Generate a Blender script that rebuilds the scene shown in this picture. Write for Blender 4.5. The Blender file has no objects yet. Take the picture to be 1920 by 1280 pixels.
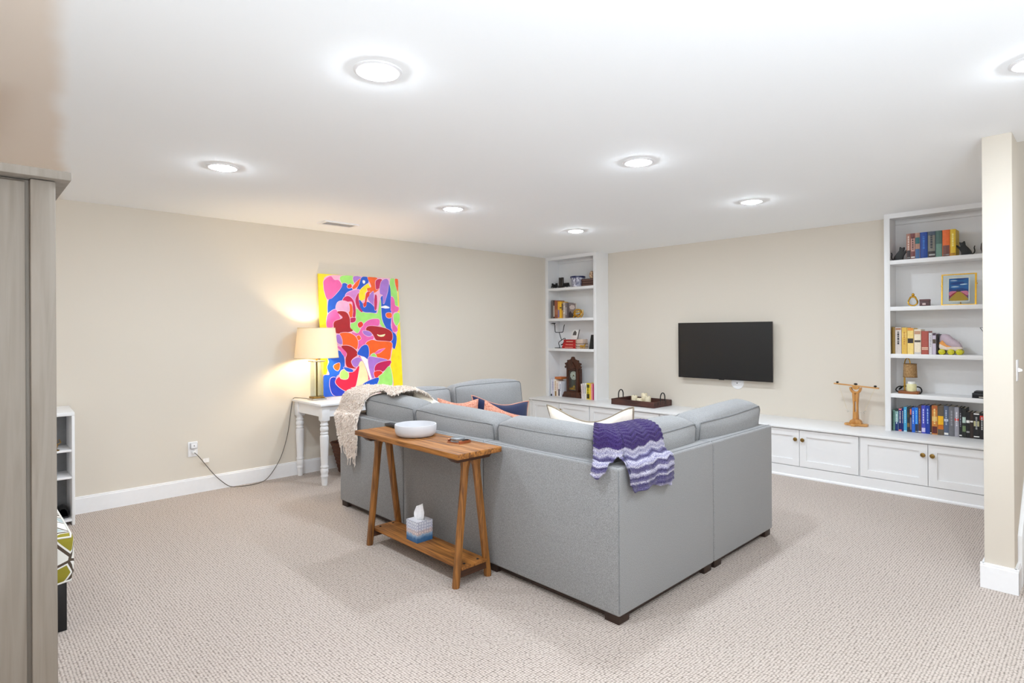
import bpy, bmesh, math, random
from mathutils import Vector, Matrix
random.seed(7)
R = math.radians
SC = bpy.context.scene
COL = SC.collection

# ------------------------------------------------------------------ camera
CAM_H = 1.42
cd = bpy.data.cameras.new('camera')
cam = bpy.data.objects.new('camera', cd)
COL.objects.link(cam)
cd.sensor_fit = 'HORIZONTAL'
cd.sensor_width = 36.0
cd.lens = 1087.32 * 36.0 / 1920.0
cd.shift_x = 0.0
cd.shift_y = -(640.0 - 619.61) / 1920.0
cd.clip_start = 0.05
cam.matrix_world = Matrix(((0.6946385, 0.0050111, 0.7193415, 0.0),
                           (0.7193327, 0.0037000, -0.6946558, 0.0),
                           (-0.0061426, 0.9999806, -0.0010344, CAM_H),
                           (0, 0, 0, 1)))
SC.camera = cam

# ------------------------------------------------------------------ world, lights, exposure
W = bpy.data.worlds.new('world')
SC.world = W
W.use_nodes = True
W.node_tree.nodes['Background'].inputs[0].default_value = (0.9, 0.95, 1.0, 1)
W.node_tree.nodes['Background'].inputs[1].default_value = 0.3
LENS_STRENGTH = 340.0
LIGHT_COL = (0.845, 0.93, 1.0)


def area(name, loc, rot, sx, sy, power, col=(1, 1, 1), shape='RECTANGLE', spread=180):
    d = bpy.data.lights.new(name, 'AREA')
    d.shape = shape
    d.size = sx
    if shape in ('RECTANGLE', 'ELLIPSE'):
        d.size_y = sy
    d.energy = power
    d.color = col
    d.spread = R(spread)
    o = bpy.data.objects.new(name, d)
    o.location = loc
    o.rotation_euler = rot
    COL.objects.link(o)
    return o


# unseen fill lights added behind the camera; the walls there have no openings
area('rear_fill', (-0.6, -3.35, 1.25), (R(90), 0, 0), 3.2, 2.0, 26, (0.86, 0.94, 1.0))
area('side_fill', (2.42, 0.4, 1.35), (R(90), 0, R(90)), 2.4, 1.6, 22, (0.86, 0.94, 1.0))
for dx, dy in ((-0.19, 1.236), (-3.905, -0.6), (-2.047, -0.6), (-0.19, -0.6), (-2.047, -2.4), (-0.19, -2.4), (1.66, 1.236), (1.66, -0.6)):  # out-of-view downlights added for fill, continuing the ceiling grid
    area('fill_downlight', (dx, dy, 2.455), (0, 0, 0), 0.15, 0.15, 6, LIGHT_COL, 'DISK')

# added fill lamps, unseen behind the camera, brighten the ceiling
area('ceiling_fill', (0.6, 0.3, 0.45), (R(180), 0, 0), 0.25, 0.25, 46, (0.74, 0.88, 1.0), 'DISK')
area('ceiling_fill', (0.9, 0.4, 0.45), (R(180), 0, 0), 0.25, 0.25, 46, (0.74, 0.88, 1.0), 'DISK')
area('stairwell_fill', (0.25, 5.4, 3.58), (0, 0, 0), 0.3, 0.3, 10, LIGHT_COL, 'DISK')  # lamp added out of view to brighten the dark stairwell

SC.view_settings.view_transform = 'Standard'
SC.view_settings.look = 'None'
SC.view_settings.gamma = 1.0
SC.view_settings.use_curve_mapping = False
SC.view_settings.exposure = 0.22
try:
    SC.cycles.diffuse_bounces = 8
    SC.cycles.max_bounces = 16
    SC.cycles.transparent_max_bounces = 32
    SC.cycles.use_denoising = True
    SC.cycles.sample_clamp_indirect = 4.0
except Exception:
    pass

# ------------------------------------------------------------------ materials


def s2l(c):
    return tuple((x / 12.92 if x <= 0.04045 else ((x + 0.055) / 1.055) ** 2.4) for x in (v / 255.0 for v in c))


def mat(name, col, rough=0.6, metal=0.0, spec=0.5, noise=0.0, nscale=30.0, bump=0.0, bscale=200.0, sheen=0.0, coat=0.0, col2=None, emis=None, estr=0.0, trans=0.0, stretch=(1, 1, 1), alpha=1.0):
    m = bpy.data.materials.new(name)
    m.use_nodes = True
    nt = m.node_tree
    b = nt.nodes['Principled BSDF']
    c = s2l(col) + (1,)
    b.inputs['Base Color'].default_value = c
    b.inputs['Roughness'].default_value = rough
    b.inputs['Metallic'].default_value = metal
    b.inputs['Specular IOR Level'].default_value = spec
    b.inputs['Sheen Weight'].default_value = sheen
    b.inputs['Coat Weight'].default_value = coat
    b.inputs['Transmission Weight'].default_value = trans
    if emis:
        b.inputs['Emission Color'].default_value = s2l(emis) + (1,)
        b.inputs['Emission Strength'].default_value = estr
    tc = mp = None
    if noise or bump:
        tc = nt.nodes.new('ShaderNodeTexCoord')
        mp = nt.nodes.new('ShaderNodeMapping')
        mp.inputs['Scale'].default_value = stretch
        nt.links.new(tc.outputs['Object'], mp.inputs['Vector'])
    if noise or col2:
        n = nt.nodes.new('ShaderNodeTexNoise')
        n.inputs['Scale'].default_value = nscale
        n.inputs['Detail'].default_value = 4
        nt.links.new(mp.outputs[0], n.inputs['Vector'])
        rp = nt.nodes.new('ShaderNodeValToRGB')
        lo = s2l(col2) if col2 else tuple(x * (1 - noise) for x in c[:3])
        hi = c[:3] if col2 else tuple(min(1, x * (1 + noise)) for x in c[:3])
        rp.color_ramp.elements[0].position = 0.32
        rp.color_ramp.elements[0].color = lo + (1,)
        rp.color_ramp.elements[1].position = 0.68
        rp.color_ramp.elements[1].color = hi + (1,)
        nt.links.new(n.outputs['Fac'], rp.inputs[0])
        nt.links.new(rp.outputs[0], b.inputs['Base Color'])
    if bump:
        n2 = nt.nodes.new('ShaderNodeTexNoise')
        n2.inputs['Scale'].default_value = bscale
        n2.inputs['Detail'].default_value = 3
        nt.links.new(mp.outputs[0], n2.inputs['Vector'])
        bp = nt.nodes.new('ShaderNodeBump')
        bp.inputs['Strength'].default_value = bump
        bp.inputs['Distance'].default_value = 0.004
        nt.links.new(n2.outputs['Fac'], bp.inputs['Height'])
        nt.links.new(bp.outputs[0], b.inputs['Normal'])
    return m


_MC = {}


def plain(col, rough=0.6, metal=0.0):
    k = (tuple(col), rough, metal)
    if k not in _MC:
        _MC[k] = mat('paint_%02x%02x%02x' % tuple(int(x) for x in col), col, rough, metal, noise=0.06, nscale=60)
    return _MC[k]


def carpet_mat():
    m = bpy.data.materials.new('loop_carpet')
    m.use_nodes = True
    nt = m.node_tree
    b = nt.nodes['Principled BSDF']
    b.inputs['Roughness'].default_value = 0.95
    b.inputs['Specular IOR Level'].default_value = 0.1
    b.inputs['Sheen Weight'].default_value = 0.15
    tc = nt.nodes.new('ShaderNodeTexCoord')
    mp = nt.nodes.new('ShaderNodeMapping')
    nt.links.new(tc.outputs['Object'], mp.inputs['Vector'])
    v = nt.nodes.new('ShaderNodeTexVoronoi')
    v.voronoi_dimensions = '2D'
    v.inputs['Scale'].default_value = 1 / 0.0125
    v.inputs['Randomness'].default_value = 0.3
    nt.links.new(mp.outputs[0], v.inputs['Vector'])
    rp = nt.nodes.new('ShaderNodeValToRGB')
    e = rp.color_ramp.elements
    e[0].position, e[0].color = 0.12, s2l((216, 204, 196)) + (1,)
    e[1].position, e[1].color = 0.78, s2l((78, 66, 58)) + (1,)
    k = rp.color_ramp.elements.new(0.42)
    k.color = s2l((192, 179, 170)) + (1,)
    nt.links.new(v.outputs['Distance'], rp.inputs[0])
    n = nt.nodes.new('ShaderNodeTexNoise')
    n.inputs['Scale'].default_value = 55
    n.inputs['Detail'].default_value = 4
    nt.links.new(mp.outputs[0], n.inputs['Vector'])
    r2 = nt.nodes.new('ShaderNodeValToRGB')
    r2.color_ramp.elements[0].position, r2.color_ramp.elements[0].color = 0.3, (0.86, 0.84, 0.82, 1)
    r2.color_ramp.elements[1].position, r2.color_ramp.elements[1].color = 0.7, (1, 1, 1, 1)
    nt.links.new(n.outputs['Fac'], r2.inputs[0])
    mx = nt.nodes.new('ShaderNodeMix')
    mx.data_type = 'RGBA'
    mx.blend_type = 'MULTIPLY'
    mx.inputs[0].default_value = 1
    nt.links.new(rp.outputs[0], mx.inputs[6])
    nt.links.new(r2.outputs[0], mx.inputs[7])
    nt.links.new(mx.outputs[2], b.inputs['Base Color'])
    bp = nt.nodes.new('ShaderNodeBump')
    bp.invert = True
    bp.inputs['Strength'].default_value = 0.7
    bp.inputs['Distance'].default_value = 0.006
    nt.links.new(v.outputs['Distance'], bp.inputs['Height'])
    nt.links.new(bp.outputs[0], b.inputs['Normal'])
    return m


def wood_mat(name, c1, c2, rough=0.45, axis='X', scale=1.0):
    m = bpy.data.materials.new(name)
    m.use_nodes = True
    nt = m.node_tree
    b = nt.nodes['Principled BSDF']
    b.inputs['Roughness'].default_value = rough
    tc = nt.nodes.new('ShaderNodeTexCoord')
    oi = nt.nodes.new('ShaderNodeObjectInfo')
    ad = nt.nodes.new('ShaderNodeVectorMath')
    ad.operation = 'ADD'
    ml = nt.nodes.new('ShaderNodeMath')
    ml.operation = 'MULTIPLY'
    ml.inputs[1].default_value = 7.0
    nt.links.new(oi.outputs['Random'], ml.inputs[0])
    nt.links.new(tc.outputs['Object'], ad.inputs[0])
    nt.links.new(ml.outputs[0], ad.inputs[1])
    mp = nt.nodes.new('ShaderNodeMapping')
    s = {'X': (0.06, 1, 1), 'Y': (1, 0.06, 1), 'Z': (1, 1, 0.06)}[axis]
    mp.inputs['Scale'].default_value = tuple(a * 45 * scale for a in s)
    nt.links.new(ad.outputs[0], mp.inputs['Vector'])
    n = nt.nodes.new('ShaderNodeTexNoise')
    n.inputs['Scale'].default_value = 1.0
    n.inputs['Detail'].default_value = 6
    n.inputs['Distortion'].default_value = 1.2
    nt.links.new(mp.outputs[0], n.inputs['Vector'])
    rp = nt.nodes.new('ShaderNodeValToRGB')
    rp.color_ramp.elements[0].position, rp.color_ramp.elements[0].color = 0.33, s2l(c2) + (1,)
    rp.color_ramp.elements[1].position, rp.color_ramp.elements[1].color = 0.62, s2l(c1) + (1,)
    nt.links.new(n.outputs['Fac'], rp.inputs[0])
    nt.links.new(rp.outputs[0], b.inputs['Base Color'])
    bp = nt.nodes.new('ShaderNodeBump')
    bp.inputs['Strength'].default_value = 0.12
    bp.inputs['Distance'].default_value = 0.002
    nt.links.new(n.outputs['Fac'], bp.inputs['Height'])
    nt.links.new(bp.outputs[0], b.inputs['Normal'])
    return m


def glass_mat(name, col=(245, 250, 250), rough=0.02):
    # thin clear glass: mostly straight-through with a Fresnel reflection
    m = bpy.data.materials.new(name)
    m.use_nodes = True
    nt = m.node_tree
    for n in list(nt.nodes):
        if n.type == 'BSDF_PRINCIPLED':
            nt.nodes.remove(n)
    out = nt.nodes['Material Output']
    tr = nt.nodes.new('ShaderNodeBsdfTransparent')
    tr.inputs[0].default_value = s2l(col) + (1,)
    gl = nt.nodes.new('ShaderNodeBsdfGlossy')
    gl.inputs['Roughness'].default_value = rough
    fr = nt.nodes.new('ShaderNodeFresnel')
    fr.inputs[0].default_value = 1.45
    mx = nt.nodes.new('ShaderNodeMixShader')
    sc_ = nt.nodes.new('ShaderNodeMath'); sc_.operation = 'MULTIPLY'; sc_.inputs[1].default_value = 0.6
    nt.links.new(fr.outputs[0], sc_.inputs[0])
    nt.links.new(sc_.outputs[0], mx.inputs[0])
    nt.links.new(tr.outputs[0], mx.inputs[1])
    nt.links.new(gl.outputs[0], mx.inputs[2])
    nt.links.new(mx.outputs[0], out.inputs['Surface'])
    return m


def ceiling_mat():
    # flat white paint; warm light is painted as feathered beige into the wardrobe corner
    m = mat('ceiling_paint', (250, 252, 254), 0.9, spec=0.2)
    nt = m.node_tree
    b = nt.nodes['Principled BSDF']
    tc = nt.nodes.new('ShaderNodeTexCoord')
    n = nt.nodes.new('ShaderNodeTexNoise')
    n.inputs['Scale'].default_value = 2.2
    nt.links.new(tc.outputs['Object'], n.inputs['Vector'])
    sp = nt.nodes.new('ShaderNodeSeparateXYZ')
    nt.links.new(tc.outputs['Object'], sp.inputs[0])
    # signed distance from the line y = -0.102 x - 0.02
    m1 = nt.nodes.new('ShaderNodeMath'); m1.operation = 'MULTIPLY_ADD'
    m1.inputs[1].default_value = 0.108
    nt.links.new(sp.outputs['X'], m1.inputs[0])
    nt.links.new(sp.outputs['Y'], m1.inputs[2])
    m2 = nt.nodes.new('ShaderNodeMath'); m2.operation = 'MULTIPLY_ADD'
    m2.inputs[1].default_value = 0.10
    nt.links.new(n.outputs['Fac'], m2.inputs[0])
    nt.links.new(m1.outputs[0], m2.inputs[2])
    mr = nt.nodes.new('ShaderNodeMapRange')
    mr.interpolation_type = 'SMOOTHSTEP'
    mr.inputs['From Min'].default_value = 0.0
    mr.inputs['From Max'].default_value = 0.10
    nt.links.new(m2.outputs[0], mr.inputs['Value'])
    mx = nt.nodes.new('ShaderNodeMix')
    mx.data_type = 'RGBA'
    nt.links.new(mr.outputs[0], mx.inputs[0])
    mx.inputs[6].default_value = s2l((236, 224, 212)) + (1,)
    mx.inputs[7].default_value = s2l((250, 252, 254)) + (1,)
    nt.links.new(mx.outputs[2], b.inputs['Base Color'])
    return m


M = {}
M['wall'] = mat('wall_paint', (219, 211, 199), 0.85, spec=0.2, bump=0.03, bscale=120)
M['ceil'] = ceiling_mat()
M['carpet'] = carpet_mat()
M['trim'] = mat('white_trim_paint', (240, 240, 242), 0.4, noise=0.01)
M['cab'] = mat('white_cabinet_paint', (237, 237, 238), 0.38, noise=0.012, nscale=4)
M['sofa'] = mat('heather_grey_fabric', (144, 144, 145), 0.95, spec=0.15, noise=0.30, nscale=330, bump=0.3, bscale=420, sheen=0.2)
M['welt'] = mat('grey_piping', (124, 125, 127), 0.9, spec=0.1, noise=0.1)
M['dkwood'] = wood_mat('dark_leg_wood', (52, 32, 22), (30, 18, 12), 0.5)
M['wood'] = wood_mat('acacia_wood', (172, 112, 50), (100, 58, 22), 0.55, 'X')
M['woodz'] = wood_mat('acacia_wood_upright', (156, 102, 46), (94, 56, 22), 0.42, 'Z')
M['woodd'] = wood_mat('acacia_dark', (80, 46, 24), (50, 28, 14), 0.5, 'Y')
M['lightwood'] = wood_mat('honey_wood', (206, 150, 82), (176, 118, 56), 0.4, 'Z')
M['lightwoodx'] = wood_mat('honey_wood_beam', (214, 162, 98), (184, 128, 66), 0.4, 'X')
M['clockwood'] = wood_mat('walnut_carved', (84, 44, 24), (46, 22, 12), 0.4, 'Z', 1.5)
M['wardrobe'] = wood_mat('greige_washed_wood', (138, 129, 119), (127, 117, 106), 0.6, 'Z', 0.7)
M['black'] = mat('black_iron', (20, 19, 19), 0.5, noise=0.1)
M['blackplastic'] = mat('black_plastic', (16, 17, 20), 0.35, noise=0.05)
M['screen'] = mat('dark_screen', (18, 19, 20), 0.36, spec=0.6, noise=0.05, nscale=2)
M['brass'] = mat('antique_brass', (150, 120, 66), 0.38, metal=0.9, noise=0.15, nscale=80)
M['gold'] = mat('polished_gold', (216, 168, 60), 0.25, metal=0.95, noise=0.08)
M['chrome'] = mat('brushed_nickel', (190, 186, 178), 0.3, metal=0.9, noise=0.08)
M['glass'] = glass_mat('clear_glass')
M['white_ceramic'] = mat('marbled_white_stone', (206, 206, 210), 0.4, noise=0.03, nscale=9)
M['page'] = mat('book_pages', (226, 216, 196), 0.9, noise=0.08, nscale=240)
M['tuft'] = mat('cream_chenille', (240, 229, 219), 0.95, spec=0.1, noise=0.12, nscale=120, sheen=0.4)
M['lens'] = mat('lit_lens', (255, 255, 255), 0.5, emis=(233, 245, 255), estr=LENS_STRENGTH)
M['candle'] = mat('ivory_wax', (238, 226, 196), 0.5, noise=0.06, nscale=30)
M['wicker'] = mat('dark_wicker', (92, 54, 36), 0.7, noise=0.4, nscale=90, bump=0.6, bscale=160)

# ------------------------------------------------------------------ mesh helpers


class MB:
    def __init__(self):
        self.v, self.f, self.mi, self.uv = [], [], [], []

    def add(self, vs, fs, mi=0):
        b = len(self.v)
        self.v += [tuple(p) for p in vs]
        for f in fs:
            self.f.append(tuple(i + b for i in f))
            self.mi.append(mi)
        return self

    def box(self, x0, x1, y0, y1, z0, z1, mi=0, rz=0.0):
        c = [(x0, y0), (x1, y0), (x1, y1), (x0, y1)]
        if rz:
            mx, my = (x0 + x1) / 2, (y0 + y1) / 2
            ca, sa = math.cos(rz), math.sin(rz)
            c = [(mx + (x - mx) * ca - (y - my) * sa, my + (x - mx) * sa + (y - my) * ca) for x, y in c]
        vs = [(x, y, z0) for x, y in c] + [(x, y, z1) for x, y in c]
        return self.add(vs, [(3, 2, 1, 0), (4, 5, 6, 7), (0, 1, 5, 4), (1, 2, 6, 5), (2, 3, 7, 6), (3, 0, 4, 7)], mi)

    def prism(self, poly, axis, a0, a1, mi=0):
        # poly of (p,q): axis 'x' -> (y,z), 'y' -> (x,z), 'z' -> (x,y)
        def P(p, q, a):
            return {'x': (a, p, q), 'y': (p, a, q), 'z': (p, q, a)}[axis]
        n = len(poly)
        ar = sum(poly[i][0] * poly[(i + 1) % n][1] - poly[(i + 1) % n][0] * poly[i][1] for i in range(n))
        if ar < 0:
            poly = poly[::-1]
        vs = [P(p, q, a0) for p, q in poly] + [P(p, q, a1) for p, q in poly]
        fs = [tuple(range(n))[::-1], tuple(range(n, 2 * n))] + [(i, (i + 1) % n, n + (i + 1) % n, n + i) for i in range(n)]
        if axis == 'y':
            fs = [f[::-1] for f in fs]
        if a1 < a0:
            fs = [f[::-1] for f in fs]
        return self.add(vs, fs, mi)

    def tube(self, pts, r, n=8, closed=False, mi=0, r1=None):
        pts = [Vector(p) for p in pts]
        k = len(pts)
        vs, fs = [], []
        prev = None
        for i, p in enumerate(pts):
            if closed:
                t = (pts[(i + 1) % k] - pts[i - 1])
            else:
                t = pts[min(i + 1, k - 1)] - pts[max(i - 1, 0)]
            if t.length < 1e-9:
                t = Vector((0, 0, 1))
            t.normalize()
            if prev is None:
                up = Vector((0, 0, 1)) if abs(t.z) < 0.9 else Vector((1, 0, 0))
                nx = t.cross(up).normalized()
            else:
                nx = (prev - t * prev.dot(t))
                nx = nx.normalized() if nx.length > 1e-6 else t.orthogonal().normalized()
            prev = nx
            ny = t.cross(nx)
            rr = r if r1 is None else r + (r1 - r) * i / max(1, k - 1)
            for j in range(n):
                a = 2 * math.pi * j / n
                vs.append(p + nx * (math.cos(a) * rr) + ny * (math.sin(a) * rr))
        m = k if closed else k - 1
        for i in range(m):
            for j in range(n):
                a, b2 = i * n + j, i * n + (j + 1) % n
                c, d = ((i + 1) % k) * n + (j + 1) % n, ((i + 1) % k) * n + j
                fs.append((a, b2, c, d))
        if not closed:
            fs.append(tuple(range(n))[::-1])
            fs.append(tuple(range((k - 1) * n, k * n)))
        return self.add(vs, fs, mi)

    def lathe(self, prof, c, n=24, mi=0, sq=False):
        # prof: (r, z) from bottom to top; closed with caps where r > 0
        vs, fs = [], []
        k = len(prof)
        for r, z in prof:
            for j in range(n):
                a = 2 * math.pi * (j + (0.5 if sq else 0)) / n
                vs.append((c[0] + r * math.cos(a), c[1] + r * math.sin(a), c[2] + z))
        for i in range(k - 1):
            for j in range(n):
                fs.append((i * n + j, i * n + (j + 1) % n, (i + 1) * n + (j + 1) % n, (i + 1) * n + j))
        fs.append(tuple(range(n))[::-1])
        fs.append(tuple(range((k - 1) * n, k * n)))
        return self.add(vs, fs, mi)

    def grid(self, pts, mi=0, close_u=False):
        # pts[i][j] -> quads; remembers uv in 0..1
        nu, nv = len(pts), len(pts[0])
        b = len(self.v)
        for row in pts:
            self.v += [tuple(p) for p in row]
        for i in range(nu if close_u else nu - 1):
            for j in range(nv - 1):
                i2 = (i + 1) % nu
                self.f.append((b + i * nv + j, b + i2 * nv + j, b + i2 * nv + j + 1, b + i * nv + j + 1))
                self.mi.append(mi)
        return self

    def obj(self, name, mats, parent=None, bevel=0.0, seg=2, smooth=40, loc=None, kind=None, label=None, uvs=None):
        me = bpy.data.meshes.new(name)
        off = Vector(wloc(parent)) if parent is not None else Vector(loc or (0, 0, 0))
        me.from_pydata([tuple(Vector(p) - off) for p in self.v], [], self.f)
        if not isinstance(mats, (list, tuple)):
            mats = [mats]
        for m in mats:
            me.materials.append(m)
        for i, p in enumerate(me.polygons):
            p.material_index = self.mi[i]
        if uvs:
            ul = me.uv_layers.new(name='UVMap')
            for lp in me.loops:
                ul.data[lp.index].uv = uvs[lp.vertex_index]
        if bevel:
            bm = bmesh.new()
            bm.from_mesh(me)
            bmesh.ops.remove_doubles(bm, verts=bm.verts, dist=1e-6)
            ed = [e for e in bm.edges if len(e.link_faces) == 2 and e.calc_face_angle(0) > R(25)]
            bmesh.ops.bevel(bm, geom=ed, offset=bevel, segments=seg, profile=0.5, affect='EDGES', clamp_overlap=True)
            bm.to_mesh(me)
            bm.free()
        if smooth:
            for p in me.polygons:
                p.use_smooth = True
            me.set_sharp_from_angle(angle=R(smooth))
        me.update()
        o = bpy.data.objects.new(name, me)
        COL.objects.link(o)
        if parent is not None:
            o.parent = parent
        else:
            o.location = off
        if kind:
            o['kind'] = kind
        if label:
            o['label'] = label
        return o


def wloc(o):
    v = Vector((0, 0, 0))
    while o is not None:
        v += o.location
        o = o.parent
    return v


def thing(name, label, cat, loc, group=None, rz=0.0):
    o = bpy.data.objects.new(name, None)
    o.empty_display_size = 0.05
    o.location = loc
    o.rotation_euler = (0, 0, rz)
    COL.objects.link(o)
    o['label'] = label
    o['category'] = cat
    if group:
        o['group'] = group
    return o


def tag(o, label, cat, group=None):
    o['label'] = label
    o['category'] = cat
    if group:
        o['group'] = group
    return o


def struct(name, mb, m, bevel=0.0, label=None, smooth=40):
    o = mb.obj(name, m, None, bevel, smooth=smooth)
    o['kind'] = 'structure'
    if label:
        o['label'] = label
    return o


def dup(root, loc, label, group=None, rz=None):
    r = root.copy()
    COL.objects.link(r)
    r.location = loc
    r['label'] = label
    if group:
        r['group'] = group
    if rz is not None:
        r.rotation_euler = (0, 0, rz)
    for ch in list(root.children):
        c = ch.copy()
        COL.objects.link(c)
        c.parent = r
        for g in list(ch.children):
            d = g.copy()
            COL.objects.link(d)
            d.parent = c
    return r


def smoothpath(pts, it=2, closed=False):
    for _ in range(it):
        q = []
        n = len(pts)
        rng = range(n) if closed else range(n - 1)
        if not closed:
            q.append(pts[0])
        for i in rng:
            a, b = pts[i], pts[(i + 1) % n]
            q.append(tuple(x * 0.75 + y * 0.25 for x, y in zip(a, b)))
            q.append(tuple(x * 0.25 + y * 0.75 for x, y in zip(a, b)))
        if not closed:
            q.append(pts[-1])
        pts = q
    return pts


def spline_closed(pts, k=4):
    out = []
    n = len(pts)
    for i in range(n):
        p0, p1, p2, p3 = pts[i - 1], pts[i], pts[(i + 1) % n], pts[(i + 2) % n]
        for j in range(k):
            t = j / k
            out.append(tuple(0.5 * (2 * b + (c - a) * t + (2 * a - 5 * b + 4 * c - d) * t * t + (3 * b - a - 3 * c + d) * t ** 3) for a, b, c, d in zip(p0, p1, p2, p3)))
    return out


# ------------------------------------------------------------------ room shell
XA, YB, YF, YK, ZC, H = -5.6805, 6.4287, 6.1563, 5.8265, 0.4888, 2.469
PX0, PX1, PY = -0.4957, -0.3685, 4.0784          # partition
RX, FY = 2.5, -3.5
struct('floor', MB().box(XA - .1, RX + .1, FY - .1, YB + .1, -0.1, 0.0), M['carpet'], smooth=0)
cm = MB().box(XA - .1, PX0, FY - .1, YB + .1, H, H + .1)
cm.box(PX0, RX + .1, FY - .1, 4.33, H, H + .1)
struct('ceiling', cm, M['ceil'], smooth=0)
struct('wall_left', MB().box(XA - .1, XA, FY - .1, YB + .1, 0, H), M['wall'], smooth=0)
struct('wall_back', MB().box(XA, RX + .1, YB, YB + .1, 0, 3.6), M['wall'], smooth=0)
struct('wall_front', MB().box(XA - .1, RX + .1, FY - .1, FY, 0, H), M['wall'], smooth=0)
struct('wall_right', MB().box(RX, RX + .1, FY, YB, 0, 3.6), M['wall'], smooth=0)
wp = MB().prism([(PY, 0), (YB, 0), (YB, 3.6), (4.33, 3.6), (4.33, H), (PY, H)], 'x', PX0, PX1)
struct('wall_partition', wp, M['wall'], bevel=0.003)
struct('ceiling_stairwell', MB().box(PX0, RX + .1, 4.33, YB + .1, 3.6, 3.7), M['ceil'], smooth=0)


def baseboard_profile(h=0.135, t=0.017):
    return [(0, 0), (t, 0), (t, h - 0.016), (t - 0.004, h - 0.012), (t - 0.004, h - 0.004), (t - 0.008, h), (0, h)]


bp = baseboard_profile()
struct('baseboard_left', MB().prism([(XA + p, q) for p, q in bp], 'y', FY, YK + 0.02), M['trim'], smooth=0)
b = MB()
b.prism([(PY - p, q) for p, q in bp], 'x', PX0 - 0.017, PX1 + 0.017)
struct('baseboard_partition_end', b, M['trim'], smooth=0)
b = MB().prism([(PX1 + p, q) for p, q in bp], 'y', PY - 0.016, 4.215)
struct('baseboard_partition_right', b, M['trim'], smooth=0)
b = MB().prism([(PX0 - p, q) for p, q in bp], 'y', PY - 0.016, YK + 0.02)
struct('baseboard_partition_left', b, M['trim'], smooth=0)
# stair skirt board rising along the far side of the partition
sk = [(4.213, 0.0), (4.213, 0.28), (6.42, 1.95), (6.42, 1.55), (4.42, 0.0)]
struct('trim_1', MB().prism(sk, 'x', PX1, PX1 + 0.02), M['trim'], bevel=0.003, label='white stair skirt board')
for i in range(8):
    pass
st = MB()
for i in range(7):
    st.box(PX1 + 0.02, 0.75, 4.40 + i * 0.27, YB, i * 0.19, (i + 1) * 0.19)
struct('floor_stairs', st, M['carpet'], smooth=0)

# ------------------------------------------------------------------ ceiling lights
spots = [(-2.047, 1.236, 'recessed round ceiling light largest in view, above the open carpet'),
         (-3.905, 1.236, 'recessed round ceiling light nearest the wardrobe side of the room'),
         (-3.905, 3.079, 'recessed round ceiling light between the air vent and the sofa'),
         (-3.905, 4.711, 'recessed round ceiling light smallest in view, before the bookcase with the clock'),
         (-2.047, 3.079, 'recessed round ceiling light straight above the purple blanket corner'),
         (-2.047, 4.711, 'recessed round ceiling light above the wall television'),
         (-0.193, 3.079, 'recessed round ceiling light cut by the picture edge before the partition')]
first = None
for x, y, lab in spots:
    if first is None:
        t = thing('ceiling_light', lab, 'ceiling light', (x, y, H), 'recessed ceiling lights')
        ring = [(0.096, 0.0), (0.096, -0.003), (0.090, -0.007), (0.078, -0.008), (0.072, -0.004), (0.070, -0.001)]
        mb = MB()
        n = 48
        vs, fs = [], []
        for r, z in ring:
            for j in range(n):
                a = 2 * math.pi * j / n
                vs.append((x + r * math.cos(a), y + r * math.sin(a), H + z))
        for i in range(len(ring) - 1):
            for j in range(n):
                fs.append((i * n + j, (i + 1) * n + j, (i + 1) * n + (j + 1) % n, i * n + (j + 1) % n))
        mb.add(vs, [f[::-1] for f in fs])
        mb.obj('trim_ring', M['trim'], t)
        MB().lathe([(0.004, -0.020), (0.03, -0.0185), (0.052, -0.014), (0.066, -0.007), (0.0705, -0.0008)], (x, y, H), 40).obj('lens', M['lens'], t)
        first = t
    else:
        dup(first, (x, y, H), lab)

# ceiling air vent
t = thing('air_vent', 'white slotted air register in the ceiling near the beige wall', 'vent', (-5.19, 2.69, H))
vf = MB()
for (a_, b_, c_, d_) in ((-5.278, -5.248, 2.512, 2.868), (-5.132, -5.102, 2.512, 2.868), (-5.248, -5.132, 2.512, 2.545), (-5.248, -5.132, 2.835, 2.868)):
    vf.box(a_, b_, c_, d_, H - 0.012, H)
vf.obj('frame', M['trim'], t, smooth=0)
MB().box(-5.248, -5.132, 2.545, 2.835, H - 0.003, H).obj('louver_opening', mat('vent_dark', (60, 60, 62), 0.8), t)
for i in range(7):
    x = -5.24 + i * 0.0165
    MB().prism([(x, H - 0.003), (x + 0.002, H - 0.003), (x + 0.011, H - 0.012), (x + 0.009, H - 0.012)], 'y', 2.545, 2.835).obj('louver', M['trim'], t, smooth=0)

# ------------------------------------------------------------------ built-in base cabinets, worktop, bookcases
UW = 1.016
ux0 = -4.626 - UW


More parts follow.
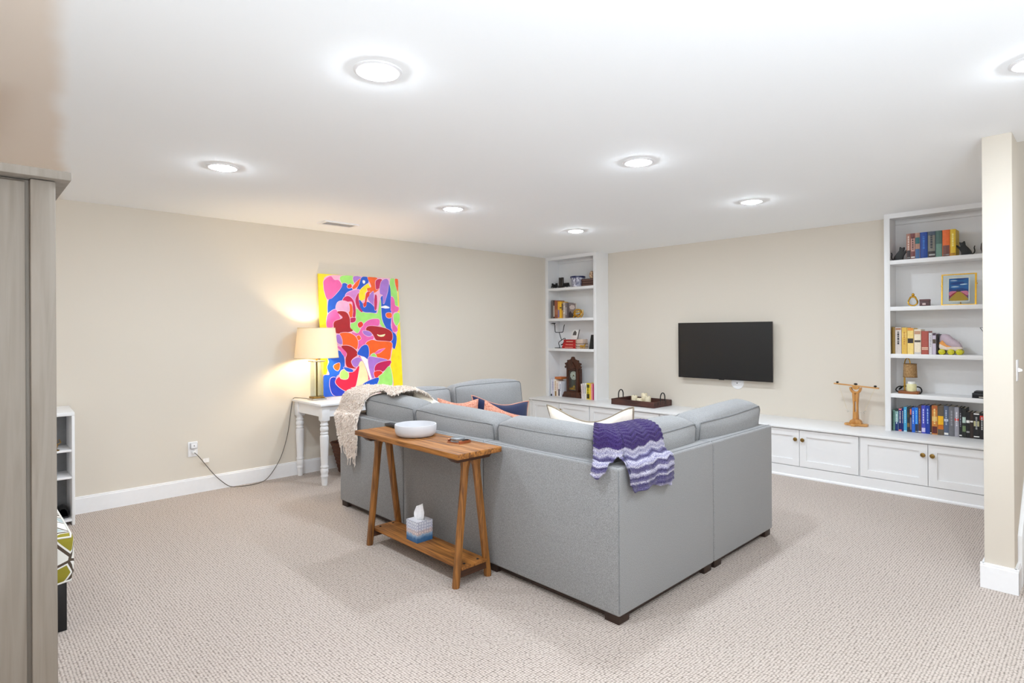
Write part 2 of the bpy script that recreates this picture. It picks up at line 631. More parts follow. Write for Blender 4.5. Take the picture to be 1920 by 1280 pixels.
def base_cabinet(x0, label):
    t = thing('base_cabinet', label, 'cabinet', (x0, YK, 0), 'white base cabinets along the television wall')
    MB().box(x0 + 0.001, x0 + UW - 0.001, YK + 0.019, YB - 0.002, 0.105, 0.4655).obj('carcass', M['cab'], t)
    p = MB().box(x0, x0 + UW, YK, YK + 0.02, 0.0, 0.105)
    p.obj('plinth', M['cab'], t, smooth=0)
    MB().prism([(YK, 0), (YK - 0.012, 0), (YK - 0.012, 0.012), (YK - 0.006, 0.02), (YK, 0.022)], 'x', x0, x0 + UW).obj('shoe_moulding', M['trim'], t, smooth=0)
    half = UW / 2
    for i in (0, 1):
        a = x0 + 0.008 if i == 0 else x0 + half + 0.0025
        c = x0 + half - 0.0025 if i == 0 else x0 + UW - 0.008
        z0, z1, r = 0.112, 0.456, 0.06
        d = MB().box(a, a + r, YK - 0.001, YK + 0.018, z0, z1)
        d.box(c - r, c, YK - 0.001, YK + 0.018, z0, z1)
        d.box(a + r, c - r, YK - 0.001, YK + 0.018, z0, z0 + r)
        d.box(a + r, c - r, YK - 0.001, YK + 0.018, z1 - r, z1)
        do = d.obj('door', M['cab'], t, smooth=0)
        MB().box(a + r - 0.002, c - r + 0.002, YK + 0.009, YK + 0.016, z0 + r - 0.002, z1 - r + 0.002).obj('panel', M['cab'], do, smooth=0)
        kx = c - 0.03 if i == 0 else a + 0.03
        k = MB()
        prof = [(0.007, 0.0), (0.007, 0.008), (0.010, 0.011), (0.0175, 0.014), (0.019, 0.018), (0.0175, 0.0225), (0.010, 0.0245), (0.002, 0.025)]
        vs = []
        n = 20
        for rr, h in prof:
            for j in range(n):
                an = 2 * math.pi * j / n
                vs.append((kx + rr * math.cos(an), YK - 0.001 - h, 0.368 + rr * math.sin(an)))
        fs = [(q * n + j, q * n + (j + 1) % n, (q + 1) * n + (j + 1) % n, (q + 1) * n + j) for q in range(len(prof) - 1) for j in range(n)]
        fs.append(tuple(range((len(prof) - 1) * n, len(prof) * n)))
        k.add(vs, fs)
        k.obj('knob', M['brass'], do, label='round antique brass knob')
    return t


cab0 = base_cabinet(ux0, 'white two-door base cabinet below the bookcase with the wooden clock')
for i, lab in ((1, 'white two-door base cabinet under the left half of the dark tray'),
               (2, 'white two-door base cabinet hidden mostly behind the cream pillow and purple blanket'),
               (3, 'white two-door base cabinet beside the grey sofa end, under the wooden balance'),
               (4, 'white two-door base cabinet below the bookcase next to the beige partition')):
    dup(cab0, (ux0 + i * UW, YK, 0), lab)
MBf = MB().box(XA, ux0 - 0.001, YK + 0.002, YB, 0, 0.4655)
struct('trim_2', MBf, M['cab'], smooth=0, label='white filler strip beside the beige wall')
struct('trim_3', MB().box(ux0 + 5 * UW + 0.001, PX0 - 0.001, YK + 0.002, YB, 0, 0.4655), M['cab'], smooth=0, label='white filler strip beside the partition')
o = MB().box(XA + 0.001, PX0 - 0.001, YK - 0.022, YB - 0.001, 0.4668, ZC).obj('worktop', M['cab'], bevel=0.003, loc=(-3.1, 6.1, ZC))
tag(o, 'long white painted worktop running over all the base cabinets', 'worktop')


def bookcase(x0, x1, ls, rs, shelves, label):
    t = thing('bookcase', label, 'bookcase', ((x0 + x1) / 2, YF, ZC))
    z0, z1 = ZC, H - 0.001
    MB().box(x0, x0 + ls, YF, YF + 0.02, z0, z1).obj('stile', M['cab'], t, bevel=0.0015)
    MB().box(x1 - rs, x1, YF, YF + 0.02, z0, z1).obj('stile', M['cab'], t, bevel=0.0015)
    MB().box(x0 + ls, x1 - rs, YF, YF + 0.02, 2.425, z1).obj('top_rail', M['cab'], t, smooth=0)
    MB().box(x0 + 0.001, x0 + ls - 0.012, YF + 0.02, YB - 0.001, z0, z1).obj('side_panel', M['cab'], t, smooth=0)
    MB().box(x1 - rs + 0.012, x1 - 0.001, YF + 0.02, YB - 0.001, z0, z1).obj('side_panel', M['cab'], t, smooth=0)
    MB().box(x0 + ls - 0.012, x1 - rs + 0.012, YB - 0.012, YB - 0.001, z0, z1).obj('back_panel', M['cab'], t, smooth=0)
    MB().box(x0 + ls - 0.012, x1 - rs + 0.012, YF + 0.02, YB - 0.012, 2.44, z1).obj('top_panel', M['cab'], t, smooth=0)
    MB().box(x0 + ls - 0.01, x1 - rs + 0.01, YB - 0.034, YB - 0.012, 2.395, 2.44).obj('cleat', M['cab'], t, bevel=0.002)
    for z in shelves:
        MB().box(x0 + ls - 0.010, x1 - rs + 0.010, YF + 0.003, YB - 0.013, z - 0.037, z).obj('shelf', M['cab'], t, bevel=0.002)
    return t


LS = (2.027, 1.598, 1.1735)
RS = (2.043, 1.621, 1.193, 0.8335)
bookcase(XA + 0.001, -4.764, 0.052, 0.045, LS, 'white built-in bookcase in the room corner with three shelves and a clock')
bookcase(-1.4538, PX0 - 0.001, 0.046, 0.046, RS, 'white built-in bookcase with four shelves against the beige partition')

# ------------------------------------------------------------------ television
t = thing('television', 'black flat-screen television mounted on the beige wall', 'television', (-3.10, 6.36, 1.18))
x0, x1, z0, z1, yf = -3.664, -2.540, 0.852, 1.507, 6.345
b = MB().box(x0, x1, yf, yf + 0.012, z0, z0 + 0.017)
b.box(x0, x1, yf, yf + 0.012, z1 - 0.008, z1)
b.box(x0, x0 + 0.008, yf, yf + 0.012, z0 + 0.017, z1 - 0.008)
b.box(x1 - 0.008, x1, yf, yf + 0.012, z0 + 0.017, z1 - 0.008)
b.obj('bezel', mat('tv_bezel', (44, 42, 42), 0.35, metal=0.4), t, smooth=0)
MB().box(x0 + 0.006, x1 - 0.006, yf + 0.003, yf + 0.010, z0 + 0.015, z1 - 0.006).obj('screen', M['screen'], t, smooth=0)
MB().box(x0 + 0.004, x1 - 0.004, yf + 0.012, yf + 0.032, z0 + 0.004, z1 - 0.004).obj('rear_housing', mat('tv_silver_edge', (176, 172, 166), 0.4, metal=0.5), t, bevel=0.004)
MB().box(x0 + 0.3, x1 - 0.3, yf + 0.032, YB - 0.001, 1.02, 1.34).obj('wall_bracket', M['black'], t, bevel=0.004)
MB().box(-3.15, -3.09, yf - 0.001, yf + 0.011, z0 - 0.006, z0 + 0.001).obj('sensor_bump', M['blackplastic'], t, smooth=0)

t = thing('cable_cover', 'round white cover on the wall just below the television', 'cable cover', (-2.965, YB, 0.818))
n = 40
vs, fs = [], []
prof = [(0.072, 0.0), (0.072, 0.008), (0.066, 0.013), (0.03, 0.016), (0.004, 0.016)]
for r, d in prof:
    for j in range(n):
        a = 2 * math.pi * j / n
        vs.append((-2.965 + r * math.cos(a), YB - d, 0.818 + r * math.sin(a)))
fs = [(q * n + j, q * n + (j + 1) % n, (q + 1) * n + (j + 1) % n, (q + 1) * n + j) for q in range(len(prof) - 1) for j in range(n)]
fs.append(tuple(range((len(prof) - 1) * n, len(prof) * n)))
MB().add(vs, fs).obj('disc', M['trim'], t)
MB().tube([(-2.965, YB - 0.016, 0.815), (-2.965, YB - 0.019, 0.815)], 0.006, 12).obj('screw_hole', M['black'], t)

# ------------------------------------------------------------------ wardrobe beside the camera
t = thing('wardrobe', 'tall greige washed-wood wardrobe with a projecting cornice, close to the camera', 'wardrobe', (-2.42, -0.3, 0))
WX = -2.15
MB().box(-2.72, WX - 0.028, -0.85, 0.214, 0.0, 1.866).obj('carcass', M['wardrobe'], t, bevel=0.002)
MB().box(WX - 0.028, WX, 0.1625, 0.22, 0.0, 1.866).obj('stile', M['wardrobe'], t, bevel=0.003)
MB().box(WX - 0.028, WX, -0.85, -0.79, 0.0, 1.866).obj('stile', M['wardrobe'], t, bevel=0.003)
MB().box(WX - 0.026, WX - 0.002, -0.30, -0.26, 0.12, 1.85).obj('centre_stile', M['wardrobe'], t, bevel=0.002)
MB().box(WX - 0.028, WX - 0.015, -0.258, 0.152, 0.10, 1.858).obj('door', M['wardrobe'], t, bevel=0.002)
MB().box(WX - 0.028, WX - 0.015, -0.788, -0.302, 0.10, 1.858).obj('door', M['wardrobe'], t, bevel=0.002)
MB().box(WX - 0.028, WX - 0.004, -0.79, 0.1625, 0.0, 0.098).obj('bottom_rail', M['wardrobe'], t, bevel=0.002)
MB().box(-2.74, WX + 0.03, -0.885, 0.2544, 1.868, 1.894).obj('cornice', M['wardrobe'], t, bevel=0.004)

# ------------------------------------------------------------------ white cubby shelf and what stands in it
t = thing('cubby_shelf', 'narrow white open cubby shelf against the left wall beside the wardrobe', 'shelf', (-5.51, 0.25, 0))
cx0, cx1, cy0, cy1 = -5.662, -5.372, -0.16, 0.655
for y in (cy0, cy1 - 0.018):
    MB().box(cx0, cx1, y, y + 0.018, 0, 0.812).obj('side_panel', M['cab'], t, bevel=0.002)
MB().box(cx0, cx1, 0.24, 0.256, 0.05, 0.812).obj('divider', M['cab'], t, smooth=0)
MB().prism([(cx0, 0.812), (cx1, 0.812), (cx1, 0.838), (cx0, 0.862)], 'y', cy0, cy1).obj('top', M['cab'], t, bevel=0.003)
MB().box(cx0, cx0 + 0.006, cy0 + 0.018, cy1 - 0.018, 0.03, 0.812).obj('back_panel', mat('grey_backing', (120, 120, 121), 0.7, noise=0.05), t, smooth=0)
MB().box(cx0 + 0.006, cx1 - 0.004, cy0 + 0.018, cy1 - 0.018, 0.03, 0.048).obj('bottom', M['cab'], t, smooth=0)
for z in (0.345, 0.545):
    MB().box(cx0 + 0.006, cx1 - 0.004, cy0 + 0.018, cy1 - 0.018, z, z + 0.016).obj('shelf', M['cab'], t, bevel=0.003)


def shoe(loc, rz, label):
    t = thing('shoe', label, 'shoe', loc, 'black shoes in the cubby', rz)
    rows = []
    secs = [(0.0, .030, .062, .0), (0.03, .038, .085, .0), (0.07, .036, .082, .0), (0.11, .036, .062, .0), (0.16, .042, .05, .0), (0.21, .044, .042, .0), (0.25, .034, .032, .0), (0.265, .012, .018, .0)]
    for y, w, h, _ in secs:
        rows.append([(loc[0] + w * math.cos(a), loc[1] + y, loc[2] + 0.012 + max(0, h * math.sin(a)) if math.sin(a) > 0 else loc[2] + 0.012) for a in [math.pi * k / 8 for k in range(9)]] )
    mb = MB().grid(rows)
    mb.obj('upper', M['black'], t, smooth=60)
    mb = MB()
    out = [(w, y) for y, w, h, _ in secs]
    poly = [(loc[0] + w, loc[1] + y) for w, y in out] + [(loc[0] - w, loc[1] + y) for w, y in out[::-1]]
    mb.prism(poly, 'z', loc[2], loc[2] + 0.013)
    mb.obj('sole', M['blackplastic'], t)
    return t


shoe((-5.42, 0.588, 0.048), R(88), 'black shoe nearest the right side panel on the cubby floor')
shoe((-5.43, 0.492, 0.048), R(82), 'black shoe second from the right side panel on the cubby floor')
t = thing('figurine', 'small dark gold figurine on the upper cubby shelf', 'figurine', (-5.40, 0.545, 0.561))
MB().lathe([(0.022, 0), (0.022, 0.006), (0.008, 0.012), (0.012, 0.03), (0.016, 0.045), (0.007, 0.06), (0.011, 0.07), (0.009, 0.08), (0.002, 0.086)], (-5.40, 0.545, 0.561), 14).obj('body', M['brass'], t)
MB().tube([(-5.40, 0.55, 0.60), (-5.40, 0.575, 0.62), (-5.40, 0.565, 0.645)], 0.004, 6).obj('arm', M['brass'], t)

# ------------------------------------------------------------------ cushion helpers


def cube_shell(n):
    """unit cube surface as (points, faces), n cells a side, welded"""
    idx, pts, fs = {}, [], []

    def g(p):
        k = tuple(round(q, 5) for q in p)
        if k not in idx:
            idx[k] = len(pts)
            pts.append(k)
        return idx[k]
    c = [-1 + 2 * i / n for i in range(n + 1)]
    for ax in range(3):
        for s in (-1, 1):
            for i in range(n):
                for j in range(n):
                    q = []
                    for (u, v) in ((i, j), (i + 1, j), (i + 1, j + 1), (i, j + 1)):
                        p = [0, 0, 0]
                        p[ax] = s
                        p[(ax + 1) % 3] = c[u]
                        p[(ax + 2) % 3] = c[v]
                        q.append(g(p))
                    fs.append(tuple(q) if s > 0 else tuple(q[::-1]))
    return pts, fs


SHELL = cube_shell(12)


def cushion_fn(w, d, h, r, bulge, warp=None):
    hw, hd, hh = w / 2, d / 2, h / 2

    def f(p):
        x, y, z = p
        q = Vector((x * hw, y * hd, z * hh))
        inn = Vector((max(-hw + r, min(hw - r, q.x)), max(-hd + r, min(hd - r, q.y)), max(-hh + r, min(hh - r, q.z))))
        dv = q - inn
        if dv.length > 1e-9:
            # keep a soft but visible edge
            q = inn + dv.normalized() * r
        k = (1 - x * x), (1 - y * y), (1 - z * z)
        q.x += bulge[0] * k[1] * k[2] * x
        q.y += bulge[1] * k[0] * k[2] * y
        q.z += bulge[2] * k[0] * k[1] * z
        if warp:
            q = Vector(warp(q))
        return q
    return f


def cushion(name, parent, mtx, w, d, h, r, bulge, m, welt=None, warp=None, wr=0.0045, axis='y', label=None):
    f = cushion_fn(w, d, h, r, bulge, warp)
    pts, fs = SHELL
    o = MB().add([mtx @ f(p) for p in pts], fs).obj(name, m, parent, smooth=80, label=label)
    if welt is not None:
        n = 12
        c = [-1 + 2 * i / n for i in range(n + 1)]
        ring = [(a, -1) for a in c[:-1]] + [(1, a) for a in c[:-1]] + [(-a, 1) for a in c[:-1]] + [(-1, -a) for a in c[:-1]]
        for s in (-1, 1):
            if axis == 'y':
                path = [mtx @ f((a, s, b2)) for a, b2 in ring]
            else:
                path = [mtx @ f((a, b2, s)) for a, b2 in ring]
            MB().tube(path, wr, 6, closed=True).obj('piping', welt, o, smooth=80)
    return o


def pillow(parent, mtx, w, h, t, m, pipe=None, ear=0.10, n=22, seed=1, dent=0.0):
    rnd = random.Random(seed)
    ph = [rnd.uniform(0, 6.28) for _ in range(6)]
    front, back = [], []
    edge = {}
    for i in range(n + 1):
        rf, rb = [], []
        for j in range(n + 1):
            u, v = -1 + 2 * i / n, -1 + 2 * j / n
            x = w / 2 * u * (1 - ear * (1 - v * v))
            z = h / 2 * v * (1 - ear * (1 - u * u))
            if v > 0:
                z -= dent * h * v * (1 - u * u) ** 2
            th = t / 2 * (max(0, 1 - u ** 4) * max(0, 1 - v ** 4)) ** 0.55
            wob = 0.006 * (math.sin(5 * u + ph[0]) * math.cos(4 * v + ph[1])) * (1 - u * u) * (1 - v * v)
            rf.append(mtx @ Vector((x, -th + wob, z)))
            rb.append(mtx @ Vector((x, th + wob, z)))
        front.append(rf)
        back.append(rb)
    mb = MB().grid([r[::-1] for r in front]).grid(back)
    o = mb.obj('cover', m, parent, smooth=80)
    if pipe is not None:
        ring = [front[i][0] for i in range(n)] + [front[n][j] for j in range(n)] + [front[n - i][n] for i in range(n)] + [front[0][n - j] for j in range(n)]
        MB().tube(ring, 0.0055, 6, closed=True).obj('piping', pipe, o, smooth=80)
    return o


# ------------------------------------------------------------------ patterned ottoman bench


def leaf_print():
    m = bpy.data.materials.new('leaf_print_fabric')
    m.use_nodes = True
    nt = m.node_tree
    b = nt.nodes['Principled BSDF']
    b.inputs['Roughness'].default_value = 0.9
    tc = nt.nodes.new('ShaderNodeTexCoord')
    mp = nt.nodes.new('ShaderNodeMapping')
    mp.inputs['Location'].default_value = (0.31, 0.27, 0.12)
    nt.links.new(tc.outputs['Object'], mp.inputs['Vector'])
    v = nt.nodes.new('ShaderNodeTexVoronoi')
    v.inputs['Scale'].default_value = 8.5
    nt.links.new(mp.outputs[0], v.inputs['Vector'])
    sp = nt.nodes.new('ShaderNodeSeparateColor')
    nt.links.new(v.outputs['Color'], sp.inputs[0])
    rp = nt.nodes.new('ShaderNodeValToRGB')
    rp.color_ramp.interpolation = 'CONSTANT'
    e = rp.color_ramp.elements
    e[0].position, e[0].color = 0, s2l((236, 234, 228)) + (1,)
    e[1].position, e[1].color = 0.45, s2l((148, 138, 38)) + (1,)
    k = e.new(0.72); k.color = s2l((236, 234, 228)) + (1,)
    k = e.new(0.85); k.color = s2l((176, 190, 192)) + (1,)
    nt.links.new(sp.outputs[0], rp.inputs[0])
    v2 = nt.nodes.new('ShaderNodeTexVoronoi')
    v2.feature = 'DISTANCE_TO_EDGE'
    v2.inputs['Scale'].default_value = 8.5
    nt.links.new(mp.outputs[0], v2.inputs['Vector'])
    r2 = nt.nodes.new('ShaderNodeValToRGB')
    r2.color_ramp.interpolation = 'CONSTANT'
    e = r2.color_ramp.elements
    e[0].position, e[0].color = 0, s2l((84, 70, 58)) + (1,)
    e[1].position, e[1].color = 0.05, s2l((236, 234, 228)) + (1,)
    k = e.new(0.11); k.color = (1, 1, 1, 1)
    nt.links.new(v2.outputs['Distance'], r2.inputs[0])
    lt = nt.nodes.new('ShaderNodeMath'); lt.operation = 'GREATER_THAN'; lt.inputs[1].default_value = 0.11
    nt.links.new(v2.outputs['Distance'], lt.inputs[0])
    mx = nt.nodes.new('ShaderNodeMix'); mx.data_type = 'RGBA'
    nt.links.new(lt.outputs[0], mx.inputs[0])
    nt.links.new(r2.outputs[0], mx.inputs[6])
    nt.links.new(rp.outputs[0], mx.inputs[7])
    nt.links.new(mx.outputs[2], b.inputs['Base Color'])
    return m


t = thing('ottoman', 'low ottoman in white fabric with olive leaf print and square black legs, behind the wardrobe', 'ottoman', (-3.82, 0.02, 0))
cushion('seat_cushion', t, Matrix.Translation((-3.82, 0.02, 0.345)), 0.72, 0.80, 0.235, 0.035, (0.01, 0.012, 0.06), leaf_print(), plain((236, 234, 228), 0.9), axis='z', wr=0.005)
for sx in (-1, 1):
    for sy in (-1, 1):
        lx, ly = -3.82 + sx * 0.30, 0.02 + sy * 0.342
        MB().box(lx - 0.03, lx + 0.03, ly - 0.03, ly + 0.03, 0, 0.232).obj('leg', M['blackplastic'], t, bevel=0.003)

# ------------------------------------------------------------------ sectional sofa (U shape, its back to the camera)
SX1, SX0, SY0, SY1 = -1.645, -4.42, 2.292, 4.09
Z0, Z1, BT = 0.044, 0.757, 0.105
sofa = thing('sectional_sofa', 'large U-shaped grey fabric sectional sofa with loose back cushions', 'sofa', (-3.03, 3.2, 0))


def welt_line(parent, pts):
    MB().tube(pts, 0.0035, 6).obj('piping', M['welt'], parent, smooth=80)


def back_mod(pts, outer):
    # pts: footprint polygon; outer: path along the outer top edge
    o = MB().prism(pts, 'z', Z0, Z1).obj('back_frame', M['sofa'], sofa, bevel=0.012, seg=3)
    return o


G = 0.003
# rear row: left corner, armless middle, right corner; then the two end modules
x_a, x_b = -3.492, -2.636
y_c = 3.242
LB = back_mod([(SX0, SY0), (x_a - G, SY0), (x_a - G, SY0 + BT), (SX0 + BT, SY0 + BT), (SX0 + BT, y_c - G), (SX0, y_c - G)], None)
MBk = back_mod([(x_a + G, SY0), (x_b - G, SY0), (x_b - G, SY0 + BT), (x_a + G, SY0 + BT)], None)
RB = back_mod([(x_b + G, SY0), (SX1, SY0), (SX1, y_c - G), (SX1 - BT, y_c - G), (SX1 - BT, SY0 + BT), (x_b + G, SY0 + BT)], None)
RE = back_mod([(SX1, y_c + G), (SX1, SY1), (SX1 - BT, SY1), (SX1 - BT, y_c + G)], None)
LE = back_mod([(SX0, y_c + G), (SX0 + BT, y_c + G), (SX0 + BT, SY1), (SX0, SY1)], None)
zt = Z1 - 0.0005
ins = 0.018
welt_line(LB, [(SX0 + ins, y_c - .01, zt), (SX0 + ins, SY0 + ins, zt), (x_a - .01, SY0 + ins, zt)])
welt_line(MBk, [(x_a + .01, SY0 + ins, zt), (x_b - .01, SY0 + ins, zt)])
welt_line(RB, [(x_b + .01, SY0 + ins, zt), (SX1 - ins, SY0 + ins, zt), (SX1 - ins, y_c - .01, zt)])
welt_line(RE, [(SX1 - ins, y_c + .01, zt), (SX1 - ins, SY1 - .01, zt)])
welt_line(RB, [(SX1 - 0.0045, SY0 + 0.0045, Z0 + 0.015), (SX1 - 0.0045, SY0 + 0.0045, Z1 - 0.012), (SX1 - ins, SY0 + ins, zt)])
# seats
SD = 0.88
seats = [(SX0 + BT + .002, x_a - G, SY0 + BT + .002, y_c - G), (x_a + G, x_b - G, SY0 + BT + .002, SY0 + BT + SD), (x_b + G, SX1 - BT - .002, SY0 + BT + .002, y_c - G),
         (SX1 - BT - SD, SX1 - BT - .002, y_c + G, SY1 - 0.01), (SX0 + BT + .002, SX0 + BT + SD, y_c + G, SY1 - 0.01)]
for (a, b2, c, d) in seats:
    MB().box(a, b2, c, d, Z0, 0.30).obj('seat_base', M['sofa'], sofa, bevel=0.012)
    cushion('seat_cushion', sofa, Matrix.Translation(((a + b2) / 2, (c + d) / 2, 0.378)), b2 - a, d - c, 0.155, 0.03, (0, 0, 0.02), M['sofa'], M['welt'], axis='z')
for (lx, ly) in ((SX1 - 0.055, SY0 + 0.055), (SX1 - 0.055, 3.185), (SX1 - 0.055, 3.31), (SX1 - 0.055, 4.035),
                 (-2.70, SY0 + 0.055), (-2.57, SY0 + 0.055), (-3.43, SY0 + 0.055), (-3.56, SY0 + 0.055), (SX0 + 0.055, SY0 + 0.055),
                 (SX0 + 0.055, 4.03), (-2.60, 4.03), (-3.46, 4.03)):
    MB().box(lx - 0.043, lx + 0.043, ly - 0.043, ly + 0.043, 0, Z0 + 0.004).obj('leg', M['dkwood'], sofa, bevel=0.002)


rl = MB()
rl.box(SX0 + 0.03, SX1 - 0.03, SY0 + 0.03, SY0 + 0.09, 0.014, Z0 + 0.002)
rl.box(SX1 - 0.09, SX1 - 0.03, SY0 + 0.09, SY1 - 0.03, 0.014, Z0 + 0.002)
rl.box(SX0 + 0.03, SX0 + 0.09, SY0 + 0.09, SY1 - 0.03, 0.014, Z0 + 0.002)
rl.obj('shadow_strip', M['dkwood'], sofa, smooth=0)  # dark strip standing in for the shadow in the gap under the sofa


def sagwarp(sag, twist, hh):
    def w(q):
        k = 1 - min(1, abs(q.x) / 0.45) ** 2
        z = q.z
        if q.z > 0:
            z -= sag * k * (q.z / hh)
            z += twist * q.x * (q.z / hh)
        y = q.y + 0.006 * math.sin(9 * q.x + 2) * math.cos(8 * q.z)
        return (q.x, y, z)
    return w


def back_cushion(cx, cy, ang, w, lean=-7, z=0.655, h=0.47, d=0.21, sag=0.012, twist=0.0):
    mtx = Matrix.Translation((cx, cy, z)) @ Matrix.Rotation(ang, 4, 'Z') @ Matrix.Rotation(R(lean), 4, 'X')
    return cushion('back_cushion', sofa, mtx, w - 0.006, d, h, 0.05, (0.012, 0.055, 0.035), M['sofa'], M['welt'], sagwarp(sag, twist, h / 2))


# local -Y faces the outside of the sofa; rows: rear (outside = -Y), right (outside = +X), left (outside = -X)
back_cushion(-3.845, 2.512, 0, 0.70, lean=9, sag=0.0, twist=-0.03, z=0.668)
back_cushion(-3.062, 2.512, 0, 0.86, lean=9, twist=-0.02)
back_cushion(-2.245, 2.512, 0, 0.76, lean=9, twist=0.0)
back_cushion(SX1 - 0.22, 2.87, R(90), 0.73, lean=9, twist=0.01)
back_cushion(SX1 - 0.215, 3.69, R(90), 0.88, lean=9, twist=0.035, z=0.668)
back_cushion(SX0 + 0.25, 2.93, R(-90), 0.56, lean=9, z=0.69)
back_cushion(SX0 + 0.25, 3.67, R(-90), 0.86, lean=9, z=0.69, sag=-0.005)

# ------------------------------------------------------------------ throw pillows
m_coral = mat('coral_print', (176, 96, 74), 0.95, col2=(222, 170, 146), nscale=105, noise=0.3, bump=0.3, bscale=150)
m_navy = mat('navy_cotton', (15, 30, 70), 0.9, noise=0.12, nscale=120, sheen=0.2)
m_cream = mat('cream_linen', (246, 236, 222), 0.92, noise=0.04, nscale=200, bump=0.1)
m_ivory = mat('ivory_linen', (240, 232, 216), 0.92, noise=0.04, nscale=120)


def place_pillow(label, loc, rz, lean, w, h, th, m, pipe=None, seed=1, ear=0.1, dent=0.0, roll=0):
    t = thing('throw_pillow', label, 'pillow', loc)
    mtx = Matrix.Translation(loc) @ Matrix.Rotation(rz, 4, 'Z') @ Matrix.Rotation(R(lean), 4, 'X') @ Matrix.Rotation(R(roll), 4, 'Y')
    pillow(t, mtx, w, h, th, m, pipe, ear, seed=seed, dent=dent)
    return t


# the left section's back cushions face +X: pillows there stand with their faces towards +X
place_pillow('coral speckled pillow, the one farther from the navy pillow', (-3.86, 3.10, 0.655), R(80), -14, 0.40, 0.40, 0.13, m_coral, seed=2, dent=0.06, roll=5)
place_pillow('coral speckled pillow leaning in front of the navy pillow', (-3.60, 3.36, 0.575), R(72), -24, 0.44, 0.42, 0.13, m_coral, seed=3, dent=0.03, roll=24)
place_pillow('navy blue pillow with coral piping on the sofa', (-3.84, 3.57, 0.635), R(84), -14, 0.64, 0.36, 0.14, m_navy, plain((214, 150, 128), 0.8), seed=4, dent=0.12, roll=9)
place_pillow('large cream pillow edged in taupe piping behind the rear back cushions', (-2.16, 2.76, 0.715), R(0), 8, 0.66, 0.52, 0.15, m_cream, plain((150, 138, 120), 0.8), seed=5, dent=0.14, roll=-4)
place_pillow('smooth ivory pillow tucked in the sofa corner by the shaggy throw', (-3.80, 2.75, 0.69), R(20), 10, 0.46, 0.44, 0.16, m_ivory, seed=6, roll=26)

# ------------------------------------------------------------------ blankets laid over the sofa edge


def profile_pts(prof, n):
    P = [Vector(p) for p in smoothpath(prof, 2)]
    L = [0]
    for a, b2 in zip(P, P[1:]):
        L.append(L[-1] + (b2 - a).length)
    return P, L


def along(P, L, s):
    s = max(0, min(L[-1], s))
    for i in range(len(L) - 1):
        if s <= L[i + 1] or i == len(L) - 2:
            k = (s - L[i]) / max(1e-9, L[i + 1] - L[i])
            return P[i].lerp(P[i + 1], max(0, min(1, k)))


def chevron_mat():
    m = bpy.data.materials.new('chevron_knit')
    m.use_nodes = True
    nt = m.node_tree
    b = nt.nodes['Principled BSDF']
    b.inputs['Roughness'].default_value = 0.95
    b.inputs['Specular IOR Level'].default_value = 0.1
    b.inputs['Sheen Weight'].default_value = 0.15
    uv = nt.nodes.new('ShaderNodeUVMap')
    sp = nt.nodes.new('ShaderNodeSeparateXYZ')
    nt.links.new(uv.outputs[0], sp.inputs[0])
    nz = nt.nodes.new('ShaderNodeTexNoise')
    nz.inputs['Scale'].default_value = 90
    nz.inputs['Detail'].default_value = 3
    nt.links.new(uv.outputs[0], nz.inputs['Vector'])
    # v already carries the zigzag; break the band edges a little
    ad = nt.nodes.new('ShaderNodeMath'); ad.operation = 'MULTIPLY_ADD'
    ad.inputs[1].default_value = 0.035
    nt.links.new(nz.outputs['Fac'], ad.inputs[0])
    nt.links.new(sp.outputs['Y'], ad.inputs[2])
    rp = nt.nodes.new('ShaderNodeValToRGB')
    e = rp.color_ramp.elements
    D_, L_, W_, M_ = (76, 69, 108), (166, 163, 186), (214, 212, 221), (114, 109, 144)
    cols = [(0.0, (66, 49, 102)), (0.44, (70, 53, 107)), (0.455, W_), (0.50, L_), (0.515, W_), (0.55, M_), (0.575, D_), (0.60, M_), (0.625, W_), (0.66, L_), (0.68, W_), (0.70, D_), (0.74, M_),
            (0.76, W_), (0.79, L_), (0.805, D_), (0.84, M_), (0.86, W_), (0.88, D_), (0.93, M_), (0.96, D_), (1.0, (186, 184, 200))]
    e[0].position, e[0].color = cols[0][0], s2l(cols[0][1]) + (1,)
    e[1].position, e[1].color = cols[-1][0], s2l(cols[-1][1]) + (1,)
    for p, c in cols[1:-1]:
        k = e.new(p)
        k.color = s2l(c) + (1,)
    nt.links.new(ad.outputs[0], rp.inputs[0])
    # yarn mottling
    n2 = nt.nodes.new('ShaderNodeTexNoise')
    n2.inputs['Scale'].default_value = 130
    nt.links.new(uv.outputs[0], n2.inputs['Vector'])
    r2 = nt.nodes.new('ShaderNodeValToRGB')
    r2.color_ramp.elements[0].position, r2.color_ramp.elements[0].color = 0.38, (0.26, 0.23, 0.42, 1)
    r2.color_ramp.elements[1].position, r2.color_ramp.elements[1].color = 0.58, (1, 1, 1, 1)
    nt.links.new(n2.outputs['Fac'], r2.inputs[0])
    mx = nt.nodes.new('ShaderNodeMix'); mx.data_type = 'RGBA'; mx.blend_type = 'MULTIPLY'
    mx.inputs[0].default_value = 0.9
    nt.links.new(rp.outputs[0], mx.inputs[6])
    nt.links.new(r2.outputs[0], mx.inputs[7])
    nt.links.new(mx.outputs[2], b.inputs['Base Color'])
    bp = nt.nodes.new('ShaderNodeBump')
    bp.inputs['Strength'].default_value = 0.5
    bp.inputs['Distance'].default_value = 0.003
    nt.links.new(n2.outputs['Fac'], bp.inputs['Height'])
    nt.links.new(bp.outputs[0], b.inputs['Normal'])
    return m


